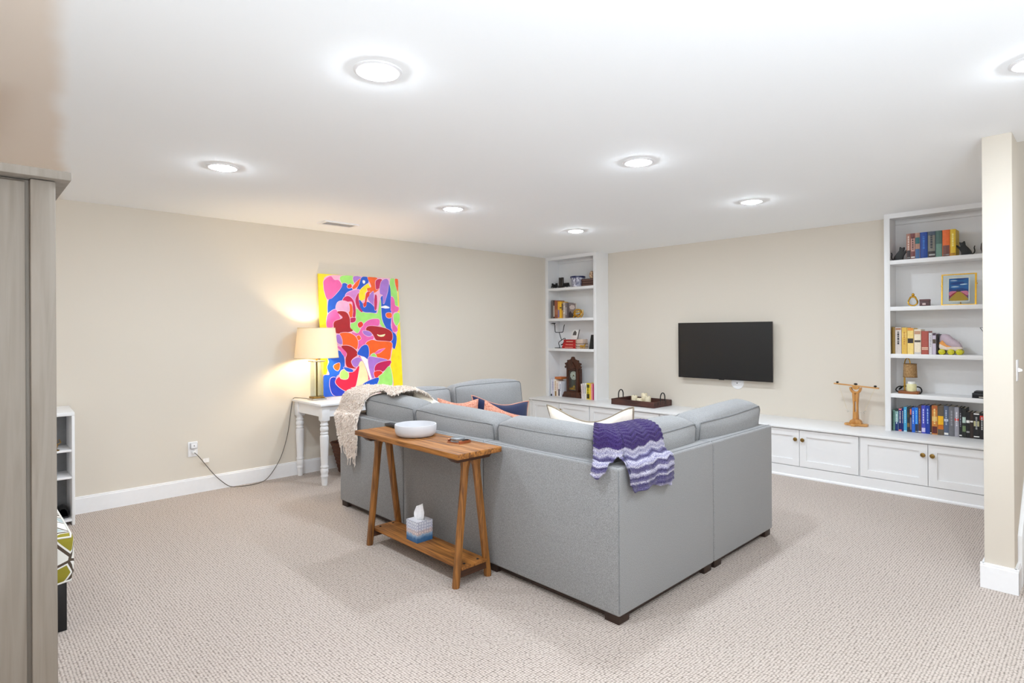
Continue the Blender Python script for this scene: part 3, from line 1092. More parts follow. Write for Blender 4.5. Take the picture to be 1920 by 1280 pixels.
# purple chevron blanket round the near corner of the sofa
prof = [(0.36, 0.70), (0.33, 0.86), (0.26, 0.915), (0.17, 0.925), (0.085, 0.905), (0.052, 0.86), (0.045, 0.795), (0.02, 0.775), (-0.010, 0.772), (-0.018, 0.74), (-0.017, 0.66), (-0.017, 0.50)]
PP, LL = profile_pts(prof, 0)


def s_of(d, z):
    best = min(range(len(PP)), key=lambda i: (PP[i].x - d) ** 2 + (PP[i].y - z) ** 2)
    return LL[best]


S_edge = s_of(0.0, 0.772)


def lerp_table(tb, x):
    for (a, va), (b2, vb) in zip(tb, tb[1:]):
        if x <= b2:
            k = (x - a) / (b2 - a)
            k = k * k * (3 - 2 * k)
            return va + (vb - va) * k
    return tb[-1][1]


YE = 2.775


def foot(u, d):
    # path at inward offset d: from the rear side round the corner to the right side
    cxx, cyy = SX1 - d, SY0 + d
    xs = -1.795 - 0.72 * d
    ys = YE - 0.02 + 0.10 * d
    la, lb = max(0.02, cxx - xs), max(0.02, ys - cyy)
    a = 0.235 + 0.0 * d
    if u < a:
        k = u / a
        p = Vector((xs + la * k, cyy))
    else:
        k = (u - a) / (1 - a)
        p = Vector((cxx, cyy + lb * k))
    nrm = Vector((0, 1)) if u < a else Vector((-1, 0))
    return p, nrm


NU, NV = 96, 120
hem = [(0.0, S_edge + 0.06), (0.06, S_edge + 0.085), (0.11, S_edge + 0.05), (0.17, S_edge - 0.02), (0.25, S_edge - 0.045), (0.31, S_edge - 0.02), (0.345, S_edge + 0.10), (0.42, S_edge + 0.15), (0.62, S_edge + 0.135), (0.8, S_edge + 0.15), (0.92, S_edge + 0.165), (1.0, S_edge + 0.15)]
S_top = 0.10
S_vis = s_of(0.19, 0.925)
pts, uvs = [], []
lmax = S_edge + 0.165 - S_top
for i in range(NU + 1):
    u = i / NU
    h_ = lerp_table(hem, u)
    zig = abs(((u * 5.0 + 0.2) % 1) - 0.5) * 2
    row = []
    for j in range(NV + 1):
        v = j / NV
        s = S_top + (h_ - S_top) * v
        q = along(PP, LL, s)
        d, z = q.x, q.y
        # the surface is rounded across the corner by averaging neighbouring footprints
        acc = Vector((0, 0)); an = Vector((0, 0))
        for k in range(-4, 5):
            uu = min(1, max(0, u + k * 0.022))
            p, nr = foot(uu, d)
            acc += p
            an += nr
        p = acc / 9
        if u < 0.04 or u > 0.96:
            p2, nr2 = foot(u, d)
            kk = (0.04 - u) / 0.04 if u < 0.04 else (u - 0.96) / 0.04
            p = p.lerp(p2, max(0, min(1, kk)))
        nr = an.normalized() if an.length > 1e-6 else Vector((0, 1))
        band = max(0.0, (s - S_vis) / (S_edge + 0.165 - S_vis))
        st = (s - S_top) / lmax * 26 + zig * 0.9
        rib = abs(math.sin(st * math.pi)) ** 0.7
        out = 0.004 + 0.0065 * rib
        if s > S_edge:
            k = min(1, (s - S_edge) / 0.06)
            out += k * (0.012 + 0.009 * math.sin(u * 23 + 1.0) + 0.004 * math.sin(u * 47 + s * 20))
            z -= k * 0.008 * zig
        else:
            z += 0.0055 * rib + 0.006 * math.sin(u * 15) * math.sin(band * 9)
        # the corner cushions dip between them; the cloth sinks a little there
        p = p - nr * out
        row.append((p.x, p.y, z))
        uvs.append((u * 0.66, min(1, max(0, band + (zig - 0.5) * 0.035 + 0.012 * math.sin(u * 9)))))
    pts.append(row)
# slight thickness: a second layer just beneath
mb = MB().grid([r[::-1] for r in pts])
uv2 = []
for i in range(NU + 1):
    uv2 += uvs[i * (NV + 1):(i + 1) * (NV + 1)][::-1]
o = mb.obj('blanket', chevron_mat(), None, smooth=80, loc=(-1.75, 2.4, 0.9), uvs=uv2)
sm = o.modifiers.new('thick', 'SOLIDIFY')
sm.thickness = 0.006
sm.offset = -1
tag(o, 'purple and lavender chevron knit blanket draped over the near sofa corner', 'blanket')

# cream shaggy throw over the left end of the rear back
prof2 = [(0.50, 0.80), (0.42, 0.90), (0.32, 0.955), (0.23, 0.965), (0.12, 0.945), (0.06, 0.90), (0.045, 0.82), (0.02, 0.775), (-0.012, 0.775), (-0.022, 0.74), (-0.022, 0.60), (-0.022, 0.30)]
PP, LL = profile_pts(prof2, 0)
S_edge = s_of(0.0, 0.775)
S_rid = s_of(0.17, 0.955)
hem2 = [(0.0, S_edge + 0.20), (0.10, S_edge + 0.27), (0.22, S_edge + 0.345), (0.34, S_edge + 0.34), (0.40, S_edge + 0.25), (0.45, S_edge + 0.03), (0.50, S_rid + 0.06), (0.7, S_rid + 0.03), (1.0, S_rid + 0.05)]
NU, NV = 60, 70
surf = []
for i in range(NU + 1):
    u = i / NU
    h_ = lerp_table(hem2, u)
    row = []
    for j in range(NV + 1):
        v = j / NV
        s = 0.0 + h_ * v
        q = along(PP, LL, s)
        d, z = q.x, q.y
        over = max(0, s - S_edge)
        # hanging part narrows towards its tassels and leans to the sofa corner
        xl = -4.47 + 0.50 * over
        xr = -3.74 - 0.0 * over
        x = xl + (xr - xl) * u
        if over > 0:
            x = xl + min(u, 0.46) * (0.86 - 0.75 * over) + 0.0
        y = SY0 + d - 0.012 - (0.012 * math.sin(u * 40 + s * 6) if over > 0 else 0) - 0.01 * math.sin(u * 9)
        zz = z + 0.012 * math.sin(u * 14 + s * 9) * (1 if over == 0 else 0) + 0.02 * u * (1 - min(1, over * 5))
        row.append((x, y, zz))
    surf.append(row)
t = thing('throw', 'shaggy cream throw with tassels hanging over the far left end of the sofa back', 'blanket', (-4.1, 2.4, 0.9))
MB().grid([r[::-1] for r in surf]).obj('cloth', M['tuft'], t, smooth=80)
# chenille loops: short bent tufts, joined
rnd = random.Random(11)
tv, tf = [], []
for _ in range(24000):
    i = rnd.randrange(NU)
    j = rnd.randrange(NV)
    a = Vector(surf[i][j]); b2 = Vector(surf[i + 1][j]); c = Vector(surf[i][j + 1])
    nrm = (b2 - a).cross(c - a)
    if nrm.length < 1e-9:
        continue
    nrm.normalize()
    if nrm.y > 0.3 or nrm.z < -0.5:
        nrm = -nrm
    p = a + (b2 - a) * rnd.random() + (c - a) * rnd.random()
    dr = (nrm + Vector((rnd.uniform(-.8, .8), rnd.uniform(-.8, .3), rnd.uniform(-1.2, .2)))).normalized()
    side = dr.cross(Vector((rnd.uniform(-1, 1), rnd.uniform(-1, 1), rnd.uniform(-1, 1)))).normalized() * 0.0028
    l = rnd.uniform(0.010, 0.021)
    m1 = p + dr * l * 0.6
    m2 = p + dr * l + Vector((0, 0, -0.006))
    k = len(tv)
    tv += [p - side, p + side, m1 + side, m1 - side, m2 + side * 0.5, m2 - side * 0.5]
    tf += [(k, k + 1, k + 2, k + 3), (k + 3, k + 2, k + 4, k + 5)]
MB().add(tv, tf).obj('pile', M['tuft'], t, smooth=0, kind='stuff')
for i in range(0, int(NU * 0.42), 2):
    p = Vector(surf[i][NV])
    pa = [p, p + Vector((rnd.uniform(-.008, .008), -0.004, -0.03)), p + Vector((rnd.uniform(-.014, .014), -0.002, -rnd.uniform(0.05, 0.08)))]
    MB().tube(smoothpath(pa, 1), 0.0048, 5, r1=0.003).obj('tassel', M['tuft'], t, smooth=80)

# ------------------------------------------------------------------ trestle console behind the sofa
TZ = 0.757
t = thing('trestle_table', 'narrow acacia trestle console table with a lower shelf behind the sofa', 'table', (-3.0, 2.115, 0))
xl, xr, yf, yb = -3.555, -2.448, 1.952, 2.276
n = 4
wv = (yb - yf) / n
for i in range(n):
    MB().box(xl, xr, yf + i * wv + 0.0006, yf + (i + 1) * wv - 0.0006, TZ - 0.030, TZ - (0.0004 if i % 2 else 0)).obj('top_plank', M['wood'], t, bevel=0.0015)
LX = (-3.455, -2.535)
for lx in LX:
    MB().prism([(yf + 0.01, TZ - 0.031), (yb - 0.01, TZ - 0.031), (yb - 0.045, TZ - 0.062), (yf + 0.045, TZ - 0.062)], 'x', lx - 0.03, lx + 0.03).obj('batten', M['woodd'], t, bevel=0.003)
    for yt, yo in ((2.078, 2.003), (2.150, 2.240)):
        def ring(z, rr, yc):
            return [(lx + rr * math.cos(R(22.5 + 45 * k)), yc + rr * math.sin(R(22.5 + 45 * k)), z) for k in range(8)]
        zs = [(0.0, 0.021), (0.012, 0.0225), (0.60, 0.0235), (0.655, 0.025), (0.697, 0.034)]
        vs = []
        for z, rr in zs:
            yc = yo + (yt - yo) * z / 0.697
            vs += ring(z, rr, yc)
        fs = [(q * 8 + j, q * 8 + (j + 1) % 8, (q + 1) * 8 + (j + 1) % 8, (q + 1) * 8 + j) for q in range(len(zs) - 1) for j in range(8)]
        fs += [tuple(range(8))[::-1], tuple(range(32, 40))]
        MB().add(vs, fs).obj('leg', M['woodz'], t, smooth=30)
    MB().box(lx - 0.013, lx + 0.013, 2.012, 2.232, 0.052, 0.092).obj('stretcher', M['woodd'], t, bevel=0.002)
for (a, b2) in ((2.030, 2.124), (2.1255, 2.219)):
    so = MB().box(-3.475, -2.515, a, b2, 0.0925, 0.109).obj('shelf_plank', M['wood'], t, bevel=0.0015)
for bx, by in ((-3.44, 2.075), (-3.44, 2.175), (-2.55, 2.075), (-2.55, 2.175)):
    MB().lathe([(0.008, 0.0), (0.008, 0.002), (0.004, 0.0045), (0.001, 0.0048)], (bx, by, 0.109), 12).obj('bolt', M['black'], t)

# bowl
bx, by = -3.105, 2.135
o = MB().lathe([(0.100, 0.0), (0.114, 0.003), (0.124, 0.012), (0.130, 0.028), (0.1325, 0.048), (0.133, 0.070), (0.1315, 0.074), (0.124, 0.074), (0.1215, 0.068), (0.118, 0.036), (0.108, 0.020), (0.09, 0.014), (0.04, 0.012), (0.002, 0.0115)], (bx, by, TZ), 56).obj('bowl', M['white_ceramic'], None, smooth=50, loc=(bx, by, TZ))
tag(o, 'shallow round white marbled bowl on the trestle console', 'bowl')

# dark tablet-like remote
t = thing('remote_control', 'flat black remote control on the far end of the trestle console', 'remote', (-3.48, 2.215, TZ), rz=0)
MB().box(-3.575, -3.385, 2.185, 2.245, TZ, TZ + 0.020, rz=R(-6)).obj('body', M['blackplastic'], t, bevel=0.004)
MB().box(-3.56, -3.40, 2.193, 2.237, TZ + 0.020, TZ + 0.0215, rz=R(-6)).obj('keypad', mat('keypad_grey', (38, 38, 42), 0.6, noise=0.3, nscale=160), t, smooth=0)

# coasters in a copper tray
t = thing('coaster_set', 'copper-edged square holder of round grey coasters on the trestle console', 'coasters', (-2.70, 2.19, TZ))
cop = mat('copper', (196, 130, 98), 0.3, metal=0.85, noise=0.1)
grey = mat('grey_agate', (128, 132, 136), 0.3, noise=0.25, nscale=60)
cx, cy = -2.725, 2.185
b = MB().box(cx - 0.055, cx + 0.055, cy - 0.048, cy + 0.048, TZ, TZ + 0.005, rz=R(8))
b.obj('base', cop, t, bevel=0.001)
for k, (ox, oy, z) in enumerate(((-0.012, 0.0, 0.005), (-0.010, 0.003, 0.012), (-0.012, -0.002, 0.019))):
    MB().lathe([(0.042, 0), (0.044, 0.001), (0.044, 0.0055), (0.042, 0.0065)], (cx + ox, cy + oy, TZ + z), 8 if k == 2 else 28).obj('coaster', grey if k != 1 else M['chrome'], t)
for sx in (-1, 1):
    MB().box(cx + sx * 0.052 - 0.003, cx + sx * 0.052 + 0.003, cy - 0.044, cy + 0.044, TZ + 0.005, TZ + 0.018, rz=R(0)).obj('edge', cop, t, bevel=0.001)
MB().tube([(cx + 0.05, cy - 0.02, TZ + 0.018), (cx + 0.062, cy + 0.0, TZ + 0.024), (cx + 0.05, cy + 0.03, TZ + 0.018)], 0.004, 8).obj('handle', M['black'], t)

# tissue box


def tissue_mat():
    m = bpy.data.materials.new('tissue_print')
    m.use_nodes = True
    nt = m.node_tree
    b = nt.nodes['Principled BSDF']
    b.inputs['Roughness'].default_value = 0.5
    tc = nt.nodes.new('ShaderNodeTexCoord')
    sp = nt.nodes.new('ShaderNodeSeparateXYZ')
    nt.links.new(tc.outputs['Object'], sp.inputs[0])
    n = nt.nodes.new('ShaderNodeTexNoise')
    n.inputs['Scale'].default_value = 45
    n.inputs['Detail'].default_value = 3
    nt.links.new(tc.outputs['Object'], n.inputs['Vector'])
    ad = nt.nodes.new('ShaderNodeMath'); ad.operation = 'MULTIPLY_ADD'; ad.inputs[1].default_value = 0.035
    nt.links.new(n.outputs['Fac'], ad.inputs[0])
    nt.links.new(sp.outputs['Z'], ad.inputs[2])
    mr = nt.nodes.new('ShaderNodeMapRange')
    mr.inputs['From Min'].default_value = 0.0
    mr.inputs['From Max'].default_value = 0.145
    nt.links.new(ad.outputs[0], mr.inputs['Value'])
    rp = nt.nodes.new('ShaderNodeValToRGB')
    e = rp.color_ramp.elements
    e[0].position, e[0].color = 0.05, s2l((44, 92, 140)) + (1,)
    e[1].position, e[1].color = 1.0, s2l((226, 228, 238)) + (1,)
    for p, c in ((0.28, (62, 110, 158)), (0.40, (140, 172, 204)), (0.48, (224, 206, 202)), (0.60, (222, 206, 206)), (0.68, (214, 218, 232))):
        k = e.new(p); k.color = s2l(c) + (1,)
    nt.links.new(mr.outputs[0], rp.inputs[0])
    v = nt.nodes.new('ShaderNodeTexVoronoi')
    v.inputs['Scale'].default_value = 52
    v.inputs['Randomness'].default_value = 0.15
    nt.links.new(tc.outputs['Object'], v.inputs['Vector'])
    r2 = nt.nodes.new('ShaderNodeValToRGB')
    e = r2.color_ramp.elements
    e[0].position, e[0].color = 0.40, (1, 1, 1, 1)
    e[1].position, e[1].color = 0.52, s2l((150, 160, 190)) + (1,)
    k = e.new(0.60); k.color = (1, 1, 1, 1)
    nt.links.new(v.outputs['Distance'], r2.inputs[0])
    gt = nt.nodes.new('ShaderNodeMath'); gt.operation = 'GREATER_THAN'; gt.inputs[1].default_value = 0.45
    nt.links.new(mr.outputs[0], gt.inputs[0])
    mx = nt.nodes.new('ShaderNodeMix'); mx.data_type = 'RGBA'; mx.blend_type = 'MULTIPLY'
    nt.links.new(gt.outputs[0], mx.inputs[0])
    nt.links.new(rp.outputs[0], mx.inputs[6])
    nt.links.new(r2.outputs[0], mx.inputs[7])
    nt.links.new(mx.outputs[2], b.inputs['Base Color'])
    return m


tx, ty, tz = -3.055, 2.125, 0.109
t = thing('tissue_box', 'cube tissue box printed blue, pink and white on the lower shelf of the trestle console', 'tissue box', (tx, ty, tz), rz=0.0)
s = 0.0585
tb = MB()
tb.box(tx - s, tx + s, ty - s, ty - s + 0.002, tz, tz + 0.128)
tb.box(tx - s, tx + s, ty + s - 0.002, ty + s, tz, tz + 0.128)
tb.box(tx - s, tx - s + 0.002, ty - s + 0.002, ty + s - 0.002, tz, tz + 0.128)
tb.box(tx + s - 0.002, tx + s, ty - s + 0.002, ty + s - 0.002, tz, tz + 0.128)
tb.box(tx - s + 0.002, tx + s - 0.002, ty - s + 0.002, ty + s - 0.002, tz, tz + 0.002)
tb.obj('carton', tissue_mat(), t, smooth=0)
# top with an oval slot
ov, sq_ = [], []
n = 32
for j in range(n):
    a = 2 * math.pi * j / n
    ov.append((tx + 0.042 * math.cos(a), ty + 0.024 * math.sin(a), tz + 0.128))
    m_ = max(abs(math.cos(a)), abs(math.sin(a)))
    sq_.append((tx + s * math.cos(a) / m_, ty + s * math.sin(a) / m_, tz + 0.128))
MB().add(ov + sq_, [(j, n + j, n + (j + 1) % n, (j + 1) % n) for j in range(n)]).obj('lid', plain((228, 228, 236), 0.5), t, smooth=0)
rows = []
for i in range(15):
    v = i / 14
    row = []
    for j in range(25):
        u = -1 + 2 * j / 24
        w = 0.018 + 0.030 * math.sin(min(1, v * 1.25) * math.pi * 0.62) * (1 - 0.75 * max(0, v - 0.62) / 0.38)
        x = tx + u * w + 0.012 * v * v
        y = ty + 0.012 * math.sin(u * 3.0 + v) * (1 - 0.3 * v) + 0.006 * math.sin(u * 9)
        z = tz + 0.085 + v * 0.135 + 0.012 * u * v
        row.append((x, y, z))
    rows.append(row)
to = MB().grid(rows).obj('tissue', plain((246, 246, 250), 0.8), t, smooth=80)
sm = to.modifiers.new('thick', 'SOLIDIFY'); sm.thickness = 0.001

# ------------------------------------------------------------------ white side table against the left wall
t = thing('console_table', 'white console table with turned legs against the left wall under the painting', 'table', (-5.35, 3.2, 0))
wx0, wx1, wy0, wy1, wz = -5.662, -5.035, 2.425, 3.95, 0.76
MB().box(wx0, wx1, wy0, wy1, wz - 0.022, wz).obj('tabletop', M['trim'], t, bevel=0.004)
ax0, ax1, ay0, ay1 = wx0 + 0.03, wx1 - 0.062, wy0 + 0.062, wy1 - 0.062
for (a, b2, c, d) in ((ax0 + .05, ax1 - .05, ay0 - .028, ay0 - .008), (ax0 + .05, ax1 - .05, ay1 + .008, ay1 + .028), (ax0 - .008, ax0 + .012, ay0 + .03, ay1 - .03), (ax1 + .008, ax1 + .028, ay0 + .03, ay1 - .03)):
    MB().box(a, b2, c, d, wz - 0.125, wz - 0.022).obj('apron', M['trim'], t, smooth=0)
lp = [(0.024, 0.0), (0.026, 0.012), (0.028, 0.055), (0.030, 0.075), (0.034, 0.082), (0.034, 0.092), (0.030, 0.098), (0.033, 0.112), (0.037, 0.130), (0.034, 0.152), (0.030, 0.160), (0.036, 0.166), (0.036, 0.176), (0.030, 0.184),
      (0.031, 0.20), (0.036, 0.32), (0.0395, 0.42), (0.040, 0.450), (0.038, 0.462), (0.030, 0.470), (0.036, 0.478), (0.036, 0.488), (0.029, 0.495), (0.036, 0.505), (0.0395, 0.522), (0.036, 0.540), (0.029, 0.548), (0.037, 0.556), (0.037, 0.566), (0.030, 0.574), (0.032, 0.588), (0.042, 0.600)]
for lx, ly in ((ax0 + 0.01, ay0), (ax1, ay0), (ax0 + 0.01, ay1), (ax1, ay1)):
    lo = MB().lathe(lp, (lx, ly, 0), 20).obj('leg', M['trim'], t, smooth=50)
    MB().box(lx - 0.038, lx + 0.038, ly - 0.038, ly + 0.038, 0.60, wz - 0.022).obj('leg_block', M['trim'], lo, bevel=0.004)

# ------------------------------------------------------------------ table lamp
lx, ly = -5.43, 2.575
t = thing('table_lamp', 'lit table lamp with a cream drum shade and glass column on the white console', 'lamp', (lx, ly, wz))
o = MB().box(lx - 0.068, lx + 0.068, ly - 0.068, ly + 0.068, wz, wz + 0.016, rz=0).obj('base', M['chrome'], t, bevel=0.003)
MB().box(lx - 0.055, lx + 0.055, ly - 0.055, ly + 0.055, wz + 0.016, wz + 0.034).obj('base_step', M['brass'], t, bevel=0.003)
g = MB()
for (a, b2, c, d) in ((-.048, .048, -.048, -.044), (-.048, .048, .044, .048), (-.048, -.044, -.044, .044), (.044, .048, -.044, .044)):
    g.box(lx + a, lx + b2, ly + c, ly + d, wz + 0.034, wz + 0.372)
g.obj('glass_column', M['glass'], t, smooth=0)
MB().tube([(lx, ly, wz + 0.034), (lx, ly, wz + 0.47)], 0.0085, 12).obj('rod', M['brass'], t)
MB().box(lx - 0.062, lx + 0.062, ly - 0.062, ly + 0.062, wz + 0.372, wz + 0.384).obj('cap_plate', M['chrome'], t, bevel=0.002)
shz0, shz1, r0, r1 = 1.170, 1.466, 0.208, 0.176


def shade_mat():
    m = bpy.data.materials.new('lamp_shade_linen')
    m.use_nodes = True
    nt = m.node_tree
    b = nt.nodes['Principled BSDF']
    out = nt.nodes['Material Output']
    b.inputs['Base Color'].default_value = s2l((244, 234, 208)) + (1,)
    b.inputs['Roughness'].default_value = 0.9
    tl = nt.nodes.new('ShaderNodeBsdfTranslucent')
    tl.inputs[0].default_value = s2l((254, 240, 208)) + (1,)
    mx = nt.nodes.new('ShaderNodeMixShader')
    mx.inputs[0].default_value = 0.11
    nt.links.new(b.outputs[0], mx.inputs[1])
    nt.links.new(tl.outputs[0], mx.inputs[2])
    nt.links.new(mx.outputs[0], out.inputs['Surface'])
    return m


vs, fs = [], []
n = 64
for rr, z in ((r0, shz0), (r1, shz1), (r1 - 0.002, shz1), (r0 - 0.002, shz0)):
    for j in range(n):
        a = 2 * math.pi * j / n
        vs.append((lx + rr * math.cos(a), ly + rr * math.sin(a), z))
fs = [(q * n + j, q * n + (j + 1) % n, ((q + 1) % 4) * n + (j + 1) % n, ((q + 1) % 4) * n + j) for q in range(4) for j in range(n)]
so = MB().add(vs, fs).obj('lamp_shade', shade_mat(), t, smooth=50)
for rr, z in ((r0, shz0 + 0.003), (r1, shz1 - 0.003)):
    MB().tube([(lx + rr * math.cos(2 * math.pi * j / 48), ly + rr * math.sin(2 * math.pi * j / 48), z) for j in range(48)], 0.0028, 6, closed=True).obj('shade_binding', plain((226, 206, 160), 0.8), so, smooth=80)
MB().tube([(lx - r1, ly, shz1 - 0.02), (lx, ly, shz1 - 0.03), (lx + r1, ly, shz1 - 0.02)], 0.002, 6).obj('spider', M['brass'], so)
MB().lathe([(0.014, 0.0), (0.016, 0.03), (0.030, 0.06), (0.031, 0.085), (0.02, 0.11), (0.003, 0.118)], (lx, ly, wz + 0.47), 20).obj('bulb', mat('lit_bulb', (255, 240, 210), 0.4, emis=(255, 228, 184), estr=300), t)

# lamp cord, outlet, plug-in night light
t = thing('wall_outlet', 'white double wall outlet with the lamp plugged in, low on the left wall', 'outlet', (XA, 1.533, 0.391))
MB().box(XA, XA + 0.006, 1.495, 1.573, 0.325, 0.458).obj('cover_plate', M['trim'], t, bevel=0.003)
MB().box(XA + 0.006, XA + 0.009, 1.517, 1.551, 0.345, 0.385).obj('socket', M['trim'], t, bevel=0.002)
t = thing('plug_in_sensor', 'small square white plug-in device in the upper socket of the wall outlet', 'plug-in device', (XA + 0.006, 1.54, 0.425))
MB().box(XA + 0.0065, XA + 0.034, 1.508, 1.566, 0.398, 0.45).obj('body', mat('device_grey', (196, 198, 204), 0.4), t, bevel=0.006, seg=3)
MB().box(XA + 0.034, XA + 0.036, 1.514, 1.560, 0.403, 0.445).obj('face', M['trim'], t, bevel=0.004)
MB().tube([(XA + 0.036, 1.537, 0.424), (XA + 0.0375, 1.537, 0.424)], 0.004, 12).obj('dot', M['black'], t)
t = thing('lamp_cord', 'thin dark lamp cord running from the outlet along the baseboard to the lamp', 'cord', (XA + 0.03, 1.9, 0))
MB().box(XA + 0.0095, XA + 0.032, 1.523, 1.547, 0.355, 0.377).obj('plug', plain((238, 238, 238), 0.4), t, bevel=0.003)
cp = [(XA + 0.032, 1.54, 0.362), (XA + 0.045, 1.56, 0.34), (XA + 0.04, 1.60, 0.285), (XA + 0.04, 1.70, 0.135), (XA + 0.045, 1.81, 0.02), (XA + 0.06, 1.86, 0.004), (XA + 0.10, 1.98, 0.004), (XA + 0.075, 2.10, 0.004),
      (XA + 0.045, 2.17, 0.02), (XA + 0.03, 2.24, 0.09), (XA + 0.026, 2.31, 0.20), (XA + 0.026, 2.345, 0.30), (XA + 0.022, 2.385, 0.44), (XA + 0.012, 2.41, 0.60), (XA + 0.0095, 2.43, 0.72), (XA + 0.010, 2.44, 0.775), (XA + 0.06, 2.49, 0.768), (lx - 0.07, ly - 0.02, wz + 0.006)]
MB().tube(smoothpath(cp, 2), 0.0034, 7).obj('cable', mat('cord_brown', (96, 90, 82), 0.5), t, smooth=80)
MB().box(XA + 0.034, XA + 0.035, 1.607, 1.66, 0.262, 0.30, rz=0.15).obj('tag', plain((244, 240, 236), 0.8), t, smooth=0)

# wicker basket below the console table
bx, by = -5.36, 3.02
t = thing('basket', 'dark brown wicker basket on the floor under the white console', 'basket', (bx, by, 0))
vs, fs = [], []
lv = 16
nn = 28
for k in range(lv + 1):
    z = 0.30 * k / lv
    hx, hy = 0.155 + 0.04 * k / lv + (0.004 if k % 2 else -0.002), 0.20 + 0.075 * k / lv + (0.004 if k % 2 else -0.002)
    for j in range(nn):
        a = 2 * math.pi * j / nn
        ca, sa = math.cos(a), math.sin(a)
        e = 0.35
        vs.append((bx + hx * math.copysign(abs(ca) ** e, ca), by + hy * math.copysign(abs(sa) ** e, sa), z + 0.002 * ((j + k) % 2)))
fs = [(q * nn + j, q * nn + (j + 1) % nn, (q + 1) * nn + (j + 1) % nn, (q + 1) * nn + j) for q in range(lv) for j in range(nn)]
fs.append(tuple(range(nn))[::-1])
bo = MB().add(vs, fs).obj('woven_body', M['wicker'], t, smooth=30)
sm = bo.modifiers.new('thick', 'SOLIDIFY'); sm.thickness = 0.008
MB().tube([vs[lv * nn + j] for j in range(nn)], 0.010, 8, closed=True).obj('rim', M['wicker'], t, smooth=80)

